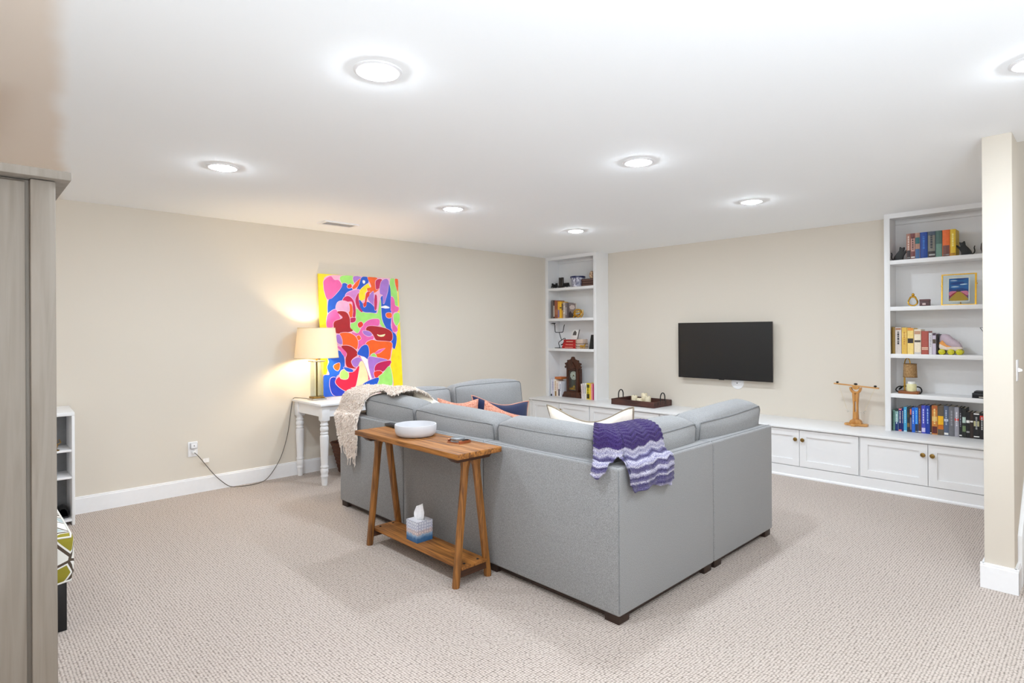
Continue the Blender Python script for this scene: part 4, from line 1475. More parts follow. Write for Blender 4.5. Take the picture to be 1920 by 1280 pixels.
# ------------------------------------------------------------------ painting leaning on the wall
PAINT = [
('pale',[[0.069,0.967],[0.294,0.996],[0.562,0.999],[0.929,0.998],[0.962,0.812],[0.962,0.56],[0.876,0.368],[0.839,0.233],[0.84,0.018],[0.359,0.0],[0.006,0.0],[0.0,0.172],[0.066,0.215],[0.084,0.566],[0.088,0.799]]),
('pink',[[0.067,0.945],[0.139,0.982],[0.181,0.953],[0.227,0.954],[0.265,0.914],[0.247,0.878],[0.199,0.836],[0.152,0.804],[0.094,0.795],[0.067,0.852],[0.06,0.905]]),
('green',[[0.261,0.986],[0.406,0.997],[0.423,0.941],[0.341,0.916],[0.277,0.928]]),
('blue',[[0.106,0.781],[0.152,0.804],[0.226,0.855],[0.268,0.901],[0.276,0.924],[0.316,0.929],[0.38,0.894],[0.419,0.891],[0.324,0.848],[0.301,0.811],[0.226,0.765],[0.184,0.71],[0.098,0.674]]),
('lilac',[[0.419,0.991],[0.507,0.991],[0.485,0.966],[0.429,0.941]]),
('red',[[0.341,0.912],[0.375,0.926],[0.383,0.904],[0.347,0.897]]),
('orange',[[0.499,0.98],[0.532,0.967],[0.433,0.896],[0.4,0.904]]),
('blue',[[0.52,0.99],[0.596,0.992],[0.593,0.946],[0.514,0.898],[0.473,0.883],[0.453,0.892],[0.489,0.934]]),
('white',[[0.532,0.963],[0.554,0.961],[0.55,0.945],[0.534,0.944]]),
('yellow',[[0.514,0.893],[0.585,0.936],[0.605,0.923],[0.617,0.9],[0.553,0.861],[0.557,0.815],[0.487,0.796],[0.478,0.86]]),
('orange',[[0.596,0.994],[0.714,0.993],[0.697,0.949],[0.752,0.922],[0.692,0.874],[0.615,0.863],[0.583,0.899],[0.639,0.919]]),
('crimson',[[0.706,0.972],[0.77,0.984],[0.789,0.942],[0.708,0.897],[0.696,0.93]]),
('green',[[0.892,0.99],[0.958,0.992],[0.969,0.927],[0.98,0.735],[0.931,0.782],[0.891,0.839]]),
('blue',[[0.847,0.962],[0.887,0.906],[0.885,0.696],[0.873,0.561],[0.942,0.483],[0.914,0.381],[0.885,0.387],[0.866,0.436],[0.801,0.562],[0.741,0.638],[0.733,0.733],[0.76,0.828],[0.819,0.848]]),
('lilac',[[0.769,0.96],[0.842,0.99],[0.868,0.953],[0.834,0.857],[0.8,0.781],[0.779,0.785],[0.783,0.847],[0.748,0.865]]),
('white',[[0.762,0.744],[0.813,0.751],[0.858,0.741],[0.848,0.732],[0.763,0.735]]),
('pink',[[0.893,0.83],[0.933,0.811],[0.944,0.754],[0.987,0.74],[0.978,0.706],[0.918,0.686],[0.906,0.619],[0.961,0.551],[0.945,0.527],[0.894,0.532],[0.889,0.619],[0.896,0.696],[0.886,0.715]]),
('orange',[[0.823,0.684],[0.881,0.686],[0.885,0.657],[0.853,0.648],[0.821,0.659]]),
('green',[[0.924,0.677],[0.99,0.686],[0.989,0.619],[0.948,0.58],[0.921,0.619]]),
('orange',[[0.958,0.992],[0.997,0.991],[0.987,0.889],[0.969,0.927]]),
('green',[[0.421,0.716],[0.514,0.694],[0.625,0.69],[0.695,0.685],[0.745,0.809],[0.748,0.638],[0.8,0.552],[0.758,0.562],[0.677,0.629],[0.592,0.619],[0.507,0.582],[0.448,0.517],[0.396,0.537],[0.351,0.565],[0.38,0.61],[0.429,0.629]]),
('lilac',[[0.591,0.816],[0.657,0.873],[0.66,0.798],[0.662,0.732],[0.616,0.779]]),
('blue',[[0.48,0.795],[0.532,0.759],[0.575,0.778],[0.629,0.76],[0.682,0.714],[0.674,0.69],[0.604,0.694],[0.522,0.699],[0.47,0.74]]),
('crimson',[[0.676,0.836],[0.701,0.831],[0.692,0.732],[0.666,0.723]]),
('red',[[0.566,0.852],[0.609,0.872],[0.599,0.834],[0.57,0.806],[0.56,0.755],[0.531,0.74],[0.526,0.768],[0.548,0.787]]),
('mauve',[[0.337,0.853],[0.466,0.883],[0.47,0.851],[0.434,0.813],[0.413,0.693],[0.392,0.776],[0.361,0.817],[0.308,0.811]]),
('crimson',[[0.295,0.811],[0.348,0.821],[0.399,0.785],[0.421,0.712],[0.41,0.647],[0.378,0.666],[0.384,0.767],[0.338,0.775],[0.273,0.774]]),
('orange',[[0.35,0.757],[0.382,0.739],[0.377,0.656],[0.356,0.643],[0.342,0.693]]),
('crimson',[[0.47,0.851],[0.467,0.795],[0.477,0.74],[0.508,0.703],[0.488,0.698],[0.443,0.74],[0.429,0.795],[0.449,0.832]]),
('blush',[[0.213,0.765],[0.266,0.779],[0.331,0.766],[0.341,0.711],[0.32,0.693],[0.221,0.683],[0.191,0.719]]),
('pink',[[0.084,0.647],[0.118,0.683],[0.184,0.706],[0.225,0.647],[0.229,0.62],[0.169,0.593],[0.148,0.57],[0.078,0.566]]),
('crimson',[[0.335,0.629],[0.409,0.643],[0.408,0.615],[0.36,0.606]]),
('darkred',[[0.202,0.688],[0.3,0.688],[0.342,0.638],[0.344,0.565],[0.376,0.537],[0.315,0.524],[0.183,0.516],[0.155,0.575],[0.171,0.611],[0.243,0.629],[0.257,0.647]]),
('pink',[[0.507,0.578],[0.593,0.624],[0.712,0.629],[0.702,0.576],[0.617,0.572],[0.553,0.549],[0.557,0.507],[0.639,0.478],[0.523,0.404],[0.439,0.378],[0.431,0.453],[0.368,0.518],[0.448,0.513]]),
('red',[[0.454,0.596],[0.488,0.606],[0.504,0.582],[0.465,0.562],[0.448,0.578]]),
('orange',[[0.426,0.481],[0.453,0.49],[0.469,0.466],[0.434,0.457]]),
('darkred',[[0.561,0.563],[0.617,0.572],[0.729,0.562],[0.814,0.547],[0.878,0.513],[0.866,0.445],[0.736,0.438],[0.666,0.458],[0.627,0.506],[0.552,0.535]]),
('cream',[[0.69,0.501],[0.725,0.494],[0.783,0.502],[0.767,0.485],[0.724,0.484],[0.696,0.49]]),
('lilac',[[0.511,0.531],[0.586,0.521],[0.612,0.497],[0.57,0.488],[0.516,0.507]]),
('orange',[[0.538,0.423],[0.609,0.45],[0.693,0.439],[0.865,0.426],[0.853,0.349],[0.827,0.282],[0.726,0.28],[0.656,0.306],[0.602,0.336],[0.572,0.309],[0.563,0.375]]),
('pink',[[0.644,0.34],[0.717,0.367],[0.775,0.375],[0.716,0.348],[0.658,0.333]]),
('green',[[0.586,0.308],[0.63,0.335],[0.663,0.296],[0.599,0.289]]),
('orange',[[0.222,0.506],[0.314,0.514],[0.393,0.49],[0.43,0.443],[0.412,0.379],[0.36,0.398],[0.267,0.405],[0.244,0.447]]),
('lilac',[[0.182,0.493],[0.221,0.493],[0.242,0.428],[0.191,0.438]]),
('blue',[[0.073,0.314],[0.179,0.366],[0.237,0.346],[0.26,0.299],[0.255,0.23],[0.227,0.199],[0.158,0.156],[0.168,0.11],[0.255,0.041],[0.402,0.023],[0.401,0.0],[0.006,0.0],[0.012,0.163],[0.083,0.178],[0.061,0.233],[0.083,0.278]]),
('deepblue',[[0.093,0.141],[0.151,0.147],[0.155,0.101],[0.242,0.041],[0.402,0.018],[0.394,0.0],[0.148,0.002],[0.088,0.068]]),
('pink',[[0.188,0.402],[0.233,0.392],[0.289,0.345],[0.286,0.299],[0.225,0.365]]),
('darkred',[[0.234,0.401],[0.32,0.404],[0.392,0.374],[0.423,0.332],[0.353,0.297],[0.344,0.269],[0.395,0.221],[0.315,0.228],[0.283,0.248],[0.28,0.299],[0.296,0.344]]),
('white',[[0.423,0.332],[0.503,0.311],[0.557,0.29],[0.582,0.128],[0.546,0.115],[0.511,0.216]]),
('rose',[[0.435,0.317],[0.474,0.293],[0.561,0.129],[0.539,0.125],[0.497,0.217]]),
('blue',[[0.431,0.35],[0.481,0.396],[0.537,0.409],[0.563,0.375],[0.551,0.295],[0.503,0.315],[0.436,0.331]]),
('lilac',[[0.352,0.278],[0.421,0.304],[0.461,0.293],[0.466,0.265],[0.389,0.23]]),
('lilac',[[0.557,0.295],[0.656,0.297],[0.798,0.273],[0.681,0.248],[0.629,0.202],[0.632,0.145],[0.589,0.137]]),
('crimson',[[0.636,0.211],[0.681,0.248],[0.834,0.267],[0.831,0.233],[0.734,0.179],[0.648,0.178]]),
('red',[[0.627,0.174],[0.705,0.18],[0.725,0.15],[0.645,0.13]]),
('green',[[0.83,0.214],[0.845,0.043],[0.668,0.047],[0.673,0.124],[0.732,0.155]]),
('cream',[[0.43,0.238],[0.486,0.264],[0.54,0.13],[0.474,0.076],[0.384,0.052]]),
('blue',[[0.673,0.124],[0.641,0.068],[0.555,0.048],[0.474,0.076],[0.559,0.105]]),
('orange',[[0.139,0.248],[0.198,0.265],[0.196,0.228],[0.175,0.21],[0.144,0.225]]),
('redpink',[[0.149,0.12],[0.211,0.158],[0.275,0.132],[0.319,0.186],[0.372,0.189],[0.43,0.233],[0.419,0.173],[0.363,0.044],[0.282,0.034],[0.192,0.072]]),
('green',[[0.213,0.191],[0.254,0.207],[0.298,0.173],[0.282,0.137],[0.21,0.145]]),
('blue',[[0.255,0.23],[0.347,0.208],[0.346,0.19],[0.28,0.202]]),
]
PCOL = {'yellow': (250, 224, 16), 'pale': (240, 176, 206), 'pink': (232, 96, 170), 'green': (160, 226, 112), 'blue': (18, 84, 200), 'deepblue': (10, 48, 176), 'lilac': (168, 116, 206), 'red': (226, 48, 26), 'orange': (246, 96, 14),
        'white': (246, 242, 244), 'crimson': (196, 14, 84), 'mauve': (208, 132, 206), 'blush': (230, 170, 208), 'darkred': (170, 8, 20), 'cream': (236, 226, 176), 'rose': (216, 84, 136), 'redpink': (226, 22, 66)}
PN = list(PCOL)
pm = [mat('acrylic_' + k, PCOL[k], 0.45, noise=0.07, nscale=14, bump=0.15, bscale=60) for k in PN]
pm.append(mat('acrylic_outline', (250, 206, 226), 0.5))
p_w, p_h = 0.952, 1.262
p_bl = Vector((-5.555, 2.700, wz + 0.004))
lean = math.asin(0.090 / p_h)
eu = Vector((0, 1, 0))
ev = Vector((-math.sin(lean), 0, math.cos(lean)))
en = Vector((math.cos(lean), 0, math.sin(lean)))
t = thing('painting', 'large abstract painting in bright yellow, pink, blue and red leaning on the left wall', 'painting', tuple(p_bl + eu * p_w / 2))


def PP3(u, v, d=0.0):
    return p_bl + eu * (u * p_w) + ev * (v * p_h) + en * d


vs = [PP3(u, v, d) for d in (-0.02, 0.0) for u, v in ((0, 0), (1, 0), (1, 1), (0, 1))]
MB().add(vs, [(3, 2, 1, 0), (4, 5, 6, 7), (0, 1, 5, 4), (1, 2, 6, 5), (2, 3, 7, 6), (3, 0, 4, 7)]).obj('canvas', pm[0], t, smooth=0)
pmb = MB()
dd = 0.0003
for k, (cname, poly) in enumerate(PAINT):
    poly = spline_closed([tuple(q) for q in poly])
    gx = sum(q[0] for q in poly) / len(poly)
    gy = sum(q[1] for q in poly) / len(poly)
    grown = []
    for q in poly:
        dx, dy = (q[0] - gx) * p_w, (q[1] - gy) * p_h
        l = math.hypot(dx, dy) or 1
        grown.append((q[0] + dx / l * 0.005 / p_w, q[1] + dy / l * 0.005 / p_h))
    poly = grown
    if cname not in ('pale', 'white', 'cream'):
        # hand-painted pale outline a few millimetres wider than the patch
        out = []
        for q in poly:
            dx, dy = (q[0] - gx) * p_w, (q[1] - gy) * p_h
            l = math.hypot(dx, dy) or 1
            out.append((min(1, max(0, q[0] + dx / l * 0.0045 / p_w)), min(1, max(0, q[1] + dy / l * 0.0045 / p_h))))
        dd += 0.00004
        pmb.add([PP3(u, v, dd) for u, v in out], [tuple(range(len(out)))[::-1]], len(PN))
    dd += 0.00004
    pmb.add([PP3(min(1, max(0, u)), min(1, max(0, v)), dd) for u, v in poly], [tuple(range(len(poly)))[::-1]], PN.index(cname))
pmb.obj('painted_patches', pm, t, smooth=0)

# small pale box standing before the painting
tb = thing('trinket_box', 'small pale box with a brown lid on the white console in front of the painting', 'box', (-5.25, 3.02, wz))
MB().box(-5.31, -5.19, 2.955, 3.085, wz, wz + 0.075).obj('body', plain((226, 208, 196), 0.7), tb, bevel=0.004)
MB().box(-5.315, -5.185, 2.95, 3.09, wz + 0.0755, wz + 0.093).obj('lid', plain((206, 190, 176), 0.6), tb, bevel=0.003)

# ------------------------------------------------------------------ tray with candles on the worktop
t = thing('serving_tray', 'dark wooden tray with arched iron handles on the white worktop', 'tray', (-4.11, 6.215, ZC))
tw = mat('tray_wood', (88, 50, 40), 0.55, col2=(54, 30, 26), noise=0.3, nscale=26, stretch=(0.2, 1, 1))
tx0, tx1, ty0, ty1 = -4.42, -3.80, 6.01, 6.415
MB().box(tx0 + .012, tx1 - .012, ty0 + .012, ty1 - .012, ZC, ZC + 0.012).obj('base', tw, t, smooth=0)
for (a, b2, c, d) in ((tx0, tx1, ty0, ty0 + .016), (tx0, tx1, ty1 - .016, ty1), (tx0, tx0 + .016, ty0 + .016, ty1 - .016), (tx1 - .016, tx1, ty0 + .016, ty1 - .016)):
    MB().box(a, b2, c, d, ZC, ZC + 0.072).obj('side', tw, t, bevel=0.002)
for hx in (tx0 + 0.004, tx1 - 0.004):
    ym = (ty0 + ty1) / 2
    hp = [(hx, ym - 0.05, ZC + 0.03), (hx, ym - 0.05, ZC + 0.10)] + [(hx, ym - 0.05 * math.cos(a), ZC + 0.115 + 0.055 * math.sin(a)) for a in [math.pi * k / 12 for k in range(13)]] + [(hx, ym + 0.05, ZC + 0.10), (hx, ym + 0.05, ZC + 0.03)]
    MB().tube(hp, 0.007, 8).obj('handle', M['black'], t, smooth=80)
wick = M['black']
for k, (cx, cy, hh, lab) in enumerate(((-4.195, 6.19, 0.100, 'ivory pillar candle at the left of the four in the dark tray'),
                                       (-4.10, 6.27, 0.128, 'tallest ivory pillar candle, rear of the four in the dark tray'),
                                       (-4.095, 6.155, 0.075, 'shortest ivory pillar candle, front of the four in the dark tray'),
                                       (-4.005, 6.20, 0.100, 'ivory pillar candle at the right of the four in the dark tray'))):
    c = thing('candle', lab, 'candle', (cx, cy, ZC + 0.012), 'pillar candles in the tray')
    MB().lathe([(0.036, 0), (0.0375, 0.003), (0.0375, hh - 0.004), (0.034, hh), (0.028, hh - 0.003), (0.01, hh - 0.008), (0.001, hh - 0.009)], (cx, cy, ZC + 0.012), 28).obj('wax', M['candle'], c, smooth=50)
    MB().tube([(cx, cy, ZC + hh), (cx + 0.002, cy, ZC + 0.02 + hh)], 0.0018, 6).obj('wick', wick, c)

# ------------------------------------------------------------------ wooden balance
bx, by = -1.722, 6.262
t = thing('balance_scale', 'honey-coloured wooden balance toy with a tilted beam on the worktop', 'balance', (bx, by, ZC))
w, wxm = M['lightwood'], M['lightwoodx']
MB().prism([(bx - 0.095, by + 0.03), (bx - 0.09, by + 0.055), (bx - 0.02, by + 0.04), (bx + 0.03, by + 0.05), (bx + 0.095, by + 0.055), (bx + 0.10, by - 0.02), (bx + 0.03, by - 0.035), (bx + 0.01, by - 0.075), (bx - 0.025, by - 0.075), (bx - 0.035, by - 0.035), (bx - 0.10, by - 0.01)], 'z', ZC, ZC + 0.022).obj('foot', wxm, t, bevel=0.005)
MB().prism([(bx - 0.055, ZC + 0.022), (bx + 0.055, ZC + 0.022), (bx + 0.045, ZC + 0.05), (bx + 0.026, ZC + 0.065), (bx - 0.026, ZC + 0.065), (bx - 0.045, ZC + 0.05)], 'y', by - 0.03, by + 0.03).obj('plinth', w, t, bevel=0.004)
# column with a slot: two cheeks and two bridges
for sx in (-1, 1):
    MB().prism([(bx + sx * 0.007, ZC + 0.065), (bx + sx * 0.024, ZC + 0.065), (bx + sx * 0.020, ZC + 0.20), (bx + sx * 0.028, ZC + 0.312), (bx + sx * 0.007, ZC + 0.312)], 'y', by - 0.018, by + 0.018).obj('column_cheek', w, t, bevel=0.002)
MB().box(bx - 0.0075, bx + 0.0075, by - 0.016, by + 0.016, ZC + 0.065, ZC + 0.135).obj('column_bridge', w, t, smooth=0)
MB().box(bx - 0.0075, bx + 0.0075, by - 0.016, by + 0.016, ZC + 0.235, ZC + 0.312).obj('column_bridge', w, t, smooth=0)
arc = [(bx + 0.052 * math.cos(a), ZC + 0.370 + 0.066 * math.sin(a)) for a in [math.pi + math.pi * k / 14 for k in range(15)]]
arc2 = [(bx + 0.034 * math.cos(a), ZC + 0.370 + 0.040 * math.sin(a)) for a in [2 * math.pi - math.pi * k / 14 for k in range(15)]]
MB().prism(arc + arc2, 'y', by - 0.016, by + 0.016).obj('fork', w, t, bevel=0.002)
half = [(bx + 0.031 * math.cos(a), ZC + 0.379 + 0.030 * math.sin(a)) for a in [math.pi + math.pi * k / 10 for k in range(11)]]
MB().prism(half, 'y', by - 0.012, by + 0.012).obj('pivot', w, t, bevel=0.002)
MB().prism([(bx - 0.190, ZC + 0.392), (bx + 0.195, ZC + 0.366), (bx + 0.195, ZC + 0.379), (bx - 0.190, ZC + 0.404)], 'y', by - 0.014, by + 0.014).obj('beam', wxm, t, bevel=0.002)
for kx, kz, kr in ((-0.160, 0.402, 0.012), (0.0, 0.393, 0.016), (0.165, 0.381, 0.013)):
    MB().lathe([(kr * 0.5, 0), (kr, 0.006), (kr, 0.012), (kr * 0.6, 0.017), (0.001, 0.018)], (bx + kx, by, ZC + kz), 14).obj('knob', M['black'], t)
for sx, zt_ in ((-1, 0.392), (1, 0.368)):
    x1 = bx + sx * (0.170 if sx < 0 else 0.13)
    MB().tube([(x1 + (0.02 if sx < 0 else 0.03), by, ZC + zt_), (bx + sx * 0.075, by, ZC + 0.145)], 0.0012, 5).obj('thread', plain((214, 196, 150), 0.6), t)
    MB().tube([(bx + sx * 0.09, by, ZC + 0.15), (bx + sx * 0.075, by, ZC + 0.145), (bx + sx * 0.06, by, ZC + 0.135), (bx + sx * 0.075, by - 0.008, ZC + 0.128)], 0.003, 6).obj('hook', M['chrome'], t)
MB().tube([(bx - 0.06, by, ZC + 0.14), (bx + 0.06, by, ZC + 0.128)], 0.0015, 5).obj('wire', M['chrome'], t)

# ------------------------------------------------------------------ light switch on the partition
t = thing('light_switch', 'white toggle light switch on the shaded side of the partition', 'light switch', (PX1, 4.225, 1.187))
MB().box(PX1, PX1 + 0.006, 4.190, 4.262, 1.128, 1.246).obj('cover_plate', M['trim'], t, bevel=0.003)
MB().prism([(PX1 + 0.006, 1.178), (PX1 + 0.006, 1.202), (PX1 + 0.024, 1.193), (PX1 + 0.024, 1.183)], 'y', 4.220, 4.232).obj('toggle', M['trim'], t, bevel=0.001)

# ------------------------------------------------------------------ books


def book(x0, x1, z, h, col, label, group, yf=6.192, dep=0.15, tilt=0.0, col2=None, band=None, marks=None, flat=False):
    """upright book: a cover of spine and two boards, a page block, and the spine's printed blocks.
    band: [(z0,z1,rgb)] in fractions of the height; marks: rgb of a run of small printed dashes"""
    t = thing('book', label, 'book', ((x0 + x1) / 2, yf + dep / 2, z), group)
    w = x1 - x0
    bt = min(0.003, w * 0.16)
    c = plain(col, 0.45)
    cv = MB()
    yb_ = yf + dep
    cv.box(x0, x0 + bt, yf + 0.002, yb_, z, z + h)
    cv.box(x1 - bt, x1, yf + 0.002, yb_, z, z + h)
    # slightly rounded spine
    sp = [(x0, yf + 0.004), (x0 + w * 0.12, yf + 0.001), (x0 + w * 0.5, yf - 0.001), (x1 - w * 0.12, yf + 0.001), (x1, yf + 0.004), (x1 - bt, yf + 0.006), (x0 + bt, yf + 0.006)]
    cv.prism(sp, 'z', z, z + h)
    pg = MB().box(x0 + bt, x1 - bt, yf + 0.006, yb_ - 0.004, z + 0.003, z + h - 0.004)
    bands = []
    for (a, b2, cc) in band or []:
        bands.append((a, b2, cc, 0.06))
    extra = [(MB().prism([(p + (0.0004 if 0 else 0), q - 0.0006) for p, q in [(x0 + w * k, yf + 0.004 - 0.0048 * math.sin(math.pi * min(1, max(0, k))) ** 0.5) for k in (m_, 0.12 + m_ * .5, 0.5, 0.88 - m_ * .5, 1 - m_)] + [(x1 - w * m_, yf + 0.0062), (x0 + w * m_, yf + 0.0062)]], 'z', z + h * a, z + h * b2), cc) for a, b2, cc, m_ in bands]
    mk = []
    if marks:
        zc = 0.36
        rr = random.Random(sum(map(ord, label)))
        while zc < 0.84:
            l = rr.uniform(0.03, 0.09)
            mk.append((zc, zc + l))
            zc += l + rr.uniform(0.015, 0.03)
    objs = [cv.obj('book_cover', c, t, smooth=0), pg.obj('pages', M['page'], t, smooth=0)]
    for m_, cc in extra:
        objs.append(m_.obj('spine_band', plain(cc, 0.5), t, smooth=0))
    if mk:
        mm = MB()
        for a, b2 in mk:
            mm.box(x0 + w * 0.36, x1 - w * 0.36, yf - 0.0026, yf + 0.004, z + h * a, z + h * b2)
        objs.append(mm.obj('spine_print', plain(marks, 0.5), t, smooth=0))
    if tilt:
        t.rotation_euler = (0, tilt, 0)
        t.location.z += abs(math.sin(tilt)) * w / 2
    return t


WH = (236, 234, 230)
BK = (26, 24, 26)
# right bookcase, top shelf
g = 'hardbacks between the cat bookends'
zs = RS[0]
D = [(-1.287, -1.255, .231, (170, 120, 104), 'dusty rose hardback, first from the left cat bookend', [(0, .35, (60, 48, 52)), (.05, .09, WH)], (230, 210, 200)),
     (-1.254, -1.223, .231, (120, 62, 62), 'maroon and pink mottled hardback, second from the left cat bookend', [(.3, .8, (206, 160, 150)), (.05, .1, WH)], (70, 40, 40)),
     (-1.222, -1.186, .231, (176, 136, 118), 'tan hardback with teal and blue diagonal patches beside the plain blue one', [(.58, .82, (38, 104, 112)), (0, .38, (62, 100, 150))], None),
     (-1.184, -1.131, .231, (20, 66, 150), 'wide plain royal blue hardback on the top right shelf', None, (60, 120, 200)),
     (-1.129, -1.073, .231, (76, 88, 104), 'slate hardback with ornate grey title beside the plain royal blue one', [(.25, .85, (132, 128, 118)), (0, .24, (58, 46, 44)), (.08, .14, WH)], (60, 66, 76)),
     (-1.071, -1.025, .231, (74, 104, 96), 'sea green hardback beside the orange one on the top right shelf', [(.0, .5, (110, 146, 132))], None),
     (-1.023, -0.971, .231, (236, 112, 44), 'orange hardback with brown lower half on the top right shelf', [(0, .42, (120, 74, 66)), (.05, .09, WH)], None),
     (-0.969, -0.931, .231, (226, 188, 40), 'golden yellow hardback next to the right cat bookend', [(0.02, .12, (180, 130, 30))], (250, 236, 150))]
for x0, x1, h, c, l, bd, mk in D:
    book(x0, x1, zs, h, c, l, g, band=bd, marks=mk, dep=0.165)
# right bookcase, third shelf
g = 'warm-toned hardbacks beside the roller skate'
zs = RS[2]
D = [(-1.4065, -1.380, .244, (150, 118, 50), 'olive gold hardback at the left end beside the frame, third right shelf', None, None),
     (-1.378, -1.331, .241, (216, 206, 200), 'pale grey hardback with dark vertical lettering, third right shelf', [(.9, .97, (170, 120, 90))], (40, 40, 50)),
     (-1.328, -1.288, .239, (228, 186, 84), 'plain mustard yellow hardback, third right shelf', [(.62, .8, (236, 200, 110))], (206, 150, 60)),
     (-1.285, -1.238, .234, (244, 214, 130), 'light yellow hardback with a dark square on its spine', [(.42, .6, (52, 42, 44)), (.9, 1.0, (232, 150, 60))], None),
     (-1.234, -1.183, .222, (240, 226, 204), 'cream hardback with a small leaf print on its spine', [(.80, .93, (196, 150, 120)), (.48, .56, (80, 72, 66)), (.0, .08, (206, 200, 196))], None),
     (-1.180, -1.128, .206, (176, 84, 72), 'brick red hardback with two pale bands on its spine', [(.26, .30, (240, 214, 190)), (.20, .235, (240, 214, 190))], None),
     (-1.125, -1.101, .190, (222, 218, 224), 'slim white hardback beside the lavender one, third right shelf', None, (170, 166, 176)),
     (-1.099, -1.074, .186, (206, 196, 214), 'slim lavender hardback with a dark patch, third right shelf', [(.52, .72, (92, 78, 66)), (.9, 1, (70, 50, 70))], None),
     (-1.072, -1.058, .178, (40, 32, 34), 'thin dark hardback touching the heel of the roller skate', None, None)]
for x0, x1, h, c, l, bd, mk in D:
    book(x0, x1, zs, h, c, l, g, band=bd, marks=mk, dep=0.16)
# right bookcase, on the worktop
g = 'blue to black hardbacks on the worktop'
E_ = [-1.4065, -1.390, -1.362, -1.336, -1.322, -1.297, -1.275, -1.260, -1.236, -1.212, -1.188, -1.157, -1.125, -1.112, -1.070, -1.025, -.991, -.950, -.919, -.898, -.871, -.845, -.822, -.780, -.750]
HT = [.187, .178, .205, .209, .222, .220, .219, .222, .224, .244, .249, .250, .244, .255, .253, .259, .257, .254, .252, .249, .220, .218, .218, .219]
SP = [((120, 164, 150), 'sage green paperback, first of the blue to black row', None, (90, 130, 120)),
      ((150, 190, 186), 'pale sage paperback with a navy lower half in the blue to black row', [(0, .45, (26, 50, 120)), ], (220, 236, 236)),
      ((22, 36, 104), 'navy paperback with coral top and foot in the blue to black row', [(.93, 1, (226, 120, 126)), (0, .07, (226, 120, 126))], WH),
      ((24, 40, 112), 'slim navy paperback with white lettering beside the sky blue one', None, WH),
      ((70, 170, 214), 'sky blue paperback in the blue to black row', [(0, .05, (190, 226, 240))], (180, 226, 244)),
      ((30, 38, 48), 'very dark mottled paperback right of the sky blue one', [(.2, .36, (120, 96, 52)), (.6, .8, (60, 62, 44))], None),
      ((52, 44, 52), 'slim dark paperback with a coral patch on its spine', [(.72, .95, (220, 110, 96)), (.1, .6, (120, 110, 122))], None),
      ((30, 100, 206), 'medium blue paperback with white lettering, before the bright azure one', None, (200, 222, 246)),
      ((24, 126, 226), 'bright azure paperback fading to a dark foot', [(0, .34, (40, 46, 62)), (.03, .06, WH)], (120, 200, 250)),
      ((84, 60, 62), 'brown-black hardback with tan lettering between azure and indigo ones', [(.03, .07, WH)], (190, 150, 130)),
      ((70, 76, 184), 'indigo hardback with large pale lettering', [(.05, .2, (206, 200, 240))], (206, 206, 244)),
      ((18, 56, 158), 'deep blue hardback beside the indigo one', None, (150, 180, 230)),
      ((46, 38, 36), 'slim black-brown paperback before the orange and gold one', [(.03, .06, WH)], None),
      ((206, 130, 56), 'orange and gold hardback with rows of pictures on its spine', [(.84, .98, (180, 96, 50)), (.46, .62, (226, 190, 110)), (.04, .28, (96, 34, 30))], (240, 206, 130)),
      ((96, 84, 70), 'taupe hardback with a golden yellow flare on its spine', [(.34, .66, (246, 184, 20)), (.2, .36, (206, 110, 20))], None),
      ((88, 100, 124), 'blue-grey hardback with pale bands', [(.48, .56, (196, 206, 220)), (.03, .1, WH)], (170, 180, 200)),
      ((110, 110, 116), 'plain mid-grey hardback between the blue-grey and light grey ones', None, (150, 150, 156)),
      ((158, 156, 166), 'light grey hardback with a red spot on its spine', [(.54, .62, (222, 60, 48))], (220, 218, 226)),
      ((34, 34, 40), 'black hardback right of the light grey one with a red spot', [(.04, .08, WH)], (150, 150, 160)),
      ((30, 34, 32), 'black hardback with pale green and white print low on its spine', [(.5, .7, (190, 210, 200)), (.2, .4, (110, 130, 90))], None),
      ((24, 24, 26), 'black paperback with a white emblem mid-spine', [(.58, .68, WH), (.2, .26, (160, 160, 160))], None),
      ((52, 38, 32), 'slim dark brown paperback near the right end of the row', [(.62, .68, WH)], None),
      ((24, 22, 24), 'thick black paperback with a white title and a pale label', [(.93, .98, WH), (.48, .68, (190, 184, 140)), (.06, .1, WH)], (150, 150, 150)),
      ((30, 24, 26), 'black paperback with a red patch, last one before the partition', [(.74, .9, (206, 54, 44))], (190, 190, 190))]
for i, (c, l, bd, mk) in enumerate(SP):
    book(E_[i], E_[i + 1] - 0.001, ZC, HT[i], c, l, g, yf=6.215, dep=0.155, band=bd, marks=mk)
# left bookcase, second shelf
g = 'brown and yellow books beside the gold ring sculpture'
zs = LS[1]
D = [(-5.599, -5.561, .262, (104, 94, 90), 'grey-brown hardback, first on the second left shelf', None, None),
     (-5.559, -5.537, .260, (70, 50, 44), 'slim dark brown book with a white foot, second left shelf', [(.1, .7, (206, 196, 186))], None),
     (-5.535, -5.478, .256, (150, 86, 60), 'russet brown hardback on the second left shelf', [(.2, .5, (176, 110, 76))], None),
     (-5.476, -5.442, .240, (232, 172, 48), 'amber book with a purple lower spine', [(.05, .5, (140, 120, 160))], None),
     (-5.440, -5.404, .236, (238, 184, 40), 'bright amber book right of the one with a purple spine', [(.6, .66, (40, 30, 24))], None),
     (-5.402, -5.379, .226, (190, 136, 40), 'slim ochre book on the second left shelf', [(.5, .9, (60, 46, 36))], None),
     (-5.377, -5.338, .222, (196, 180, 168), 'beige and white book on the second left shelf', [(.3, .8, (230, 222, 214))], (110, 80, 60)),
     (-5.336, -5.304, .218, (120, 108, 108), 'grey-mauve book next to the face-out book', [(.2, .7, (160, 150, 150))], None)]
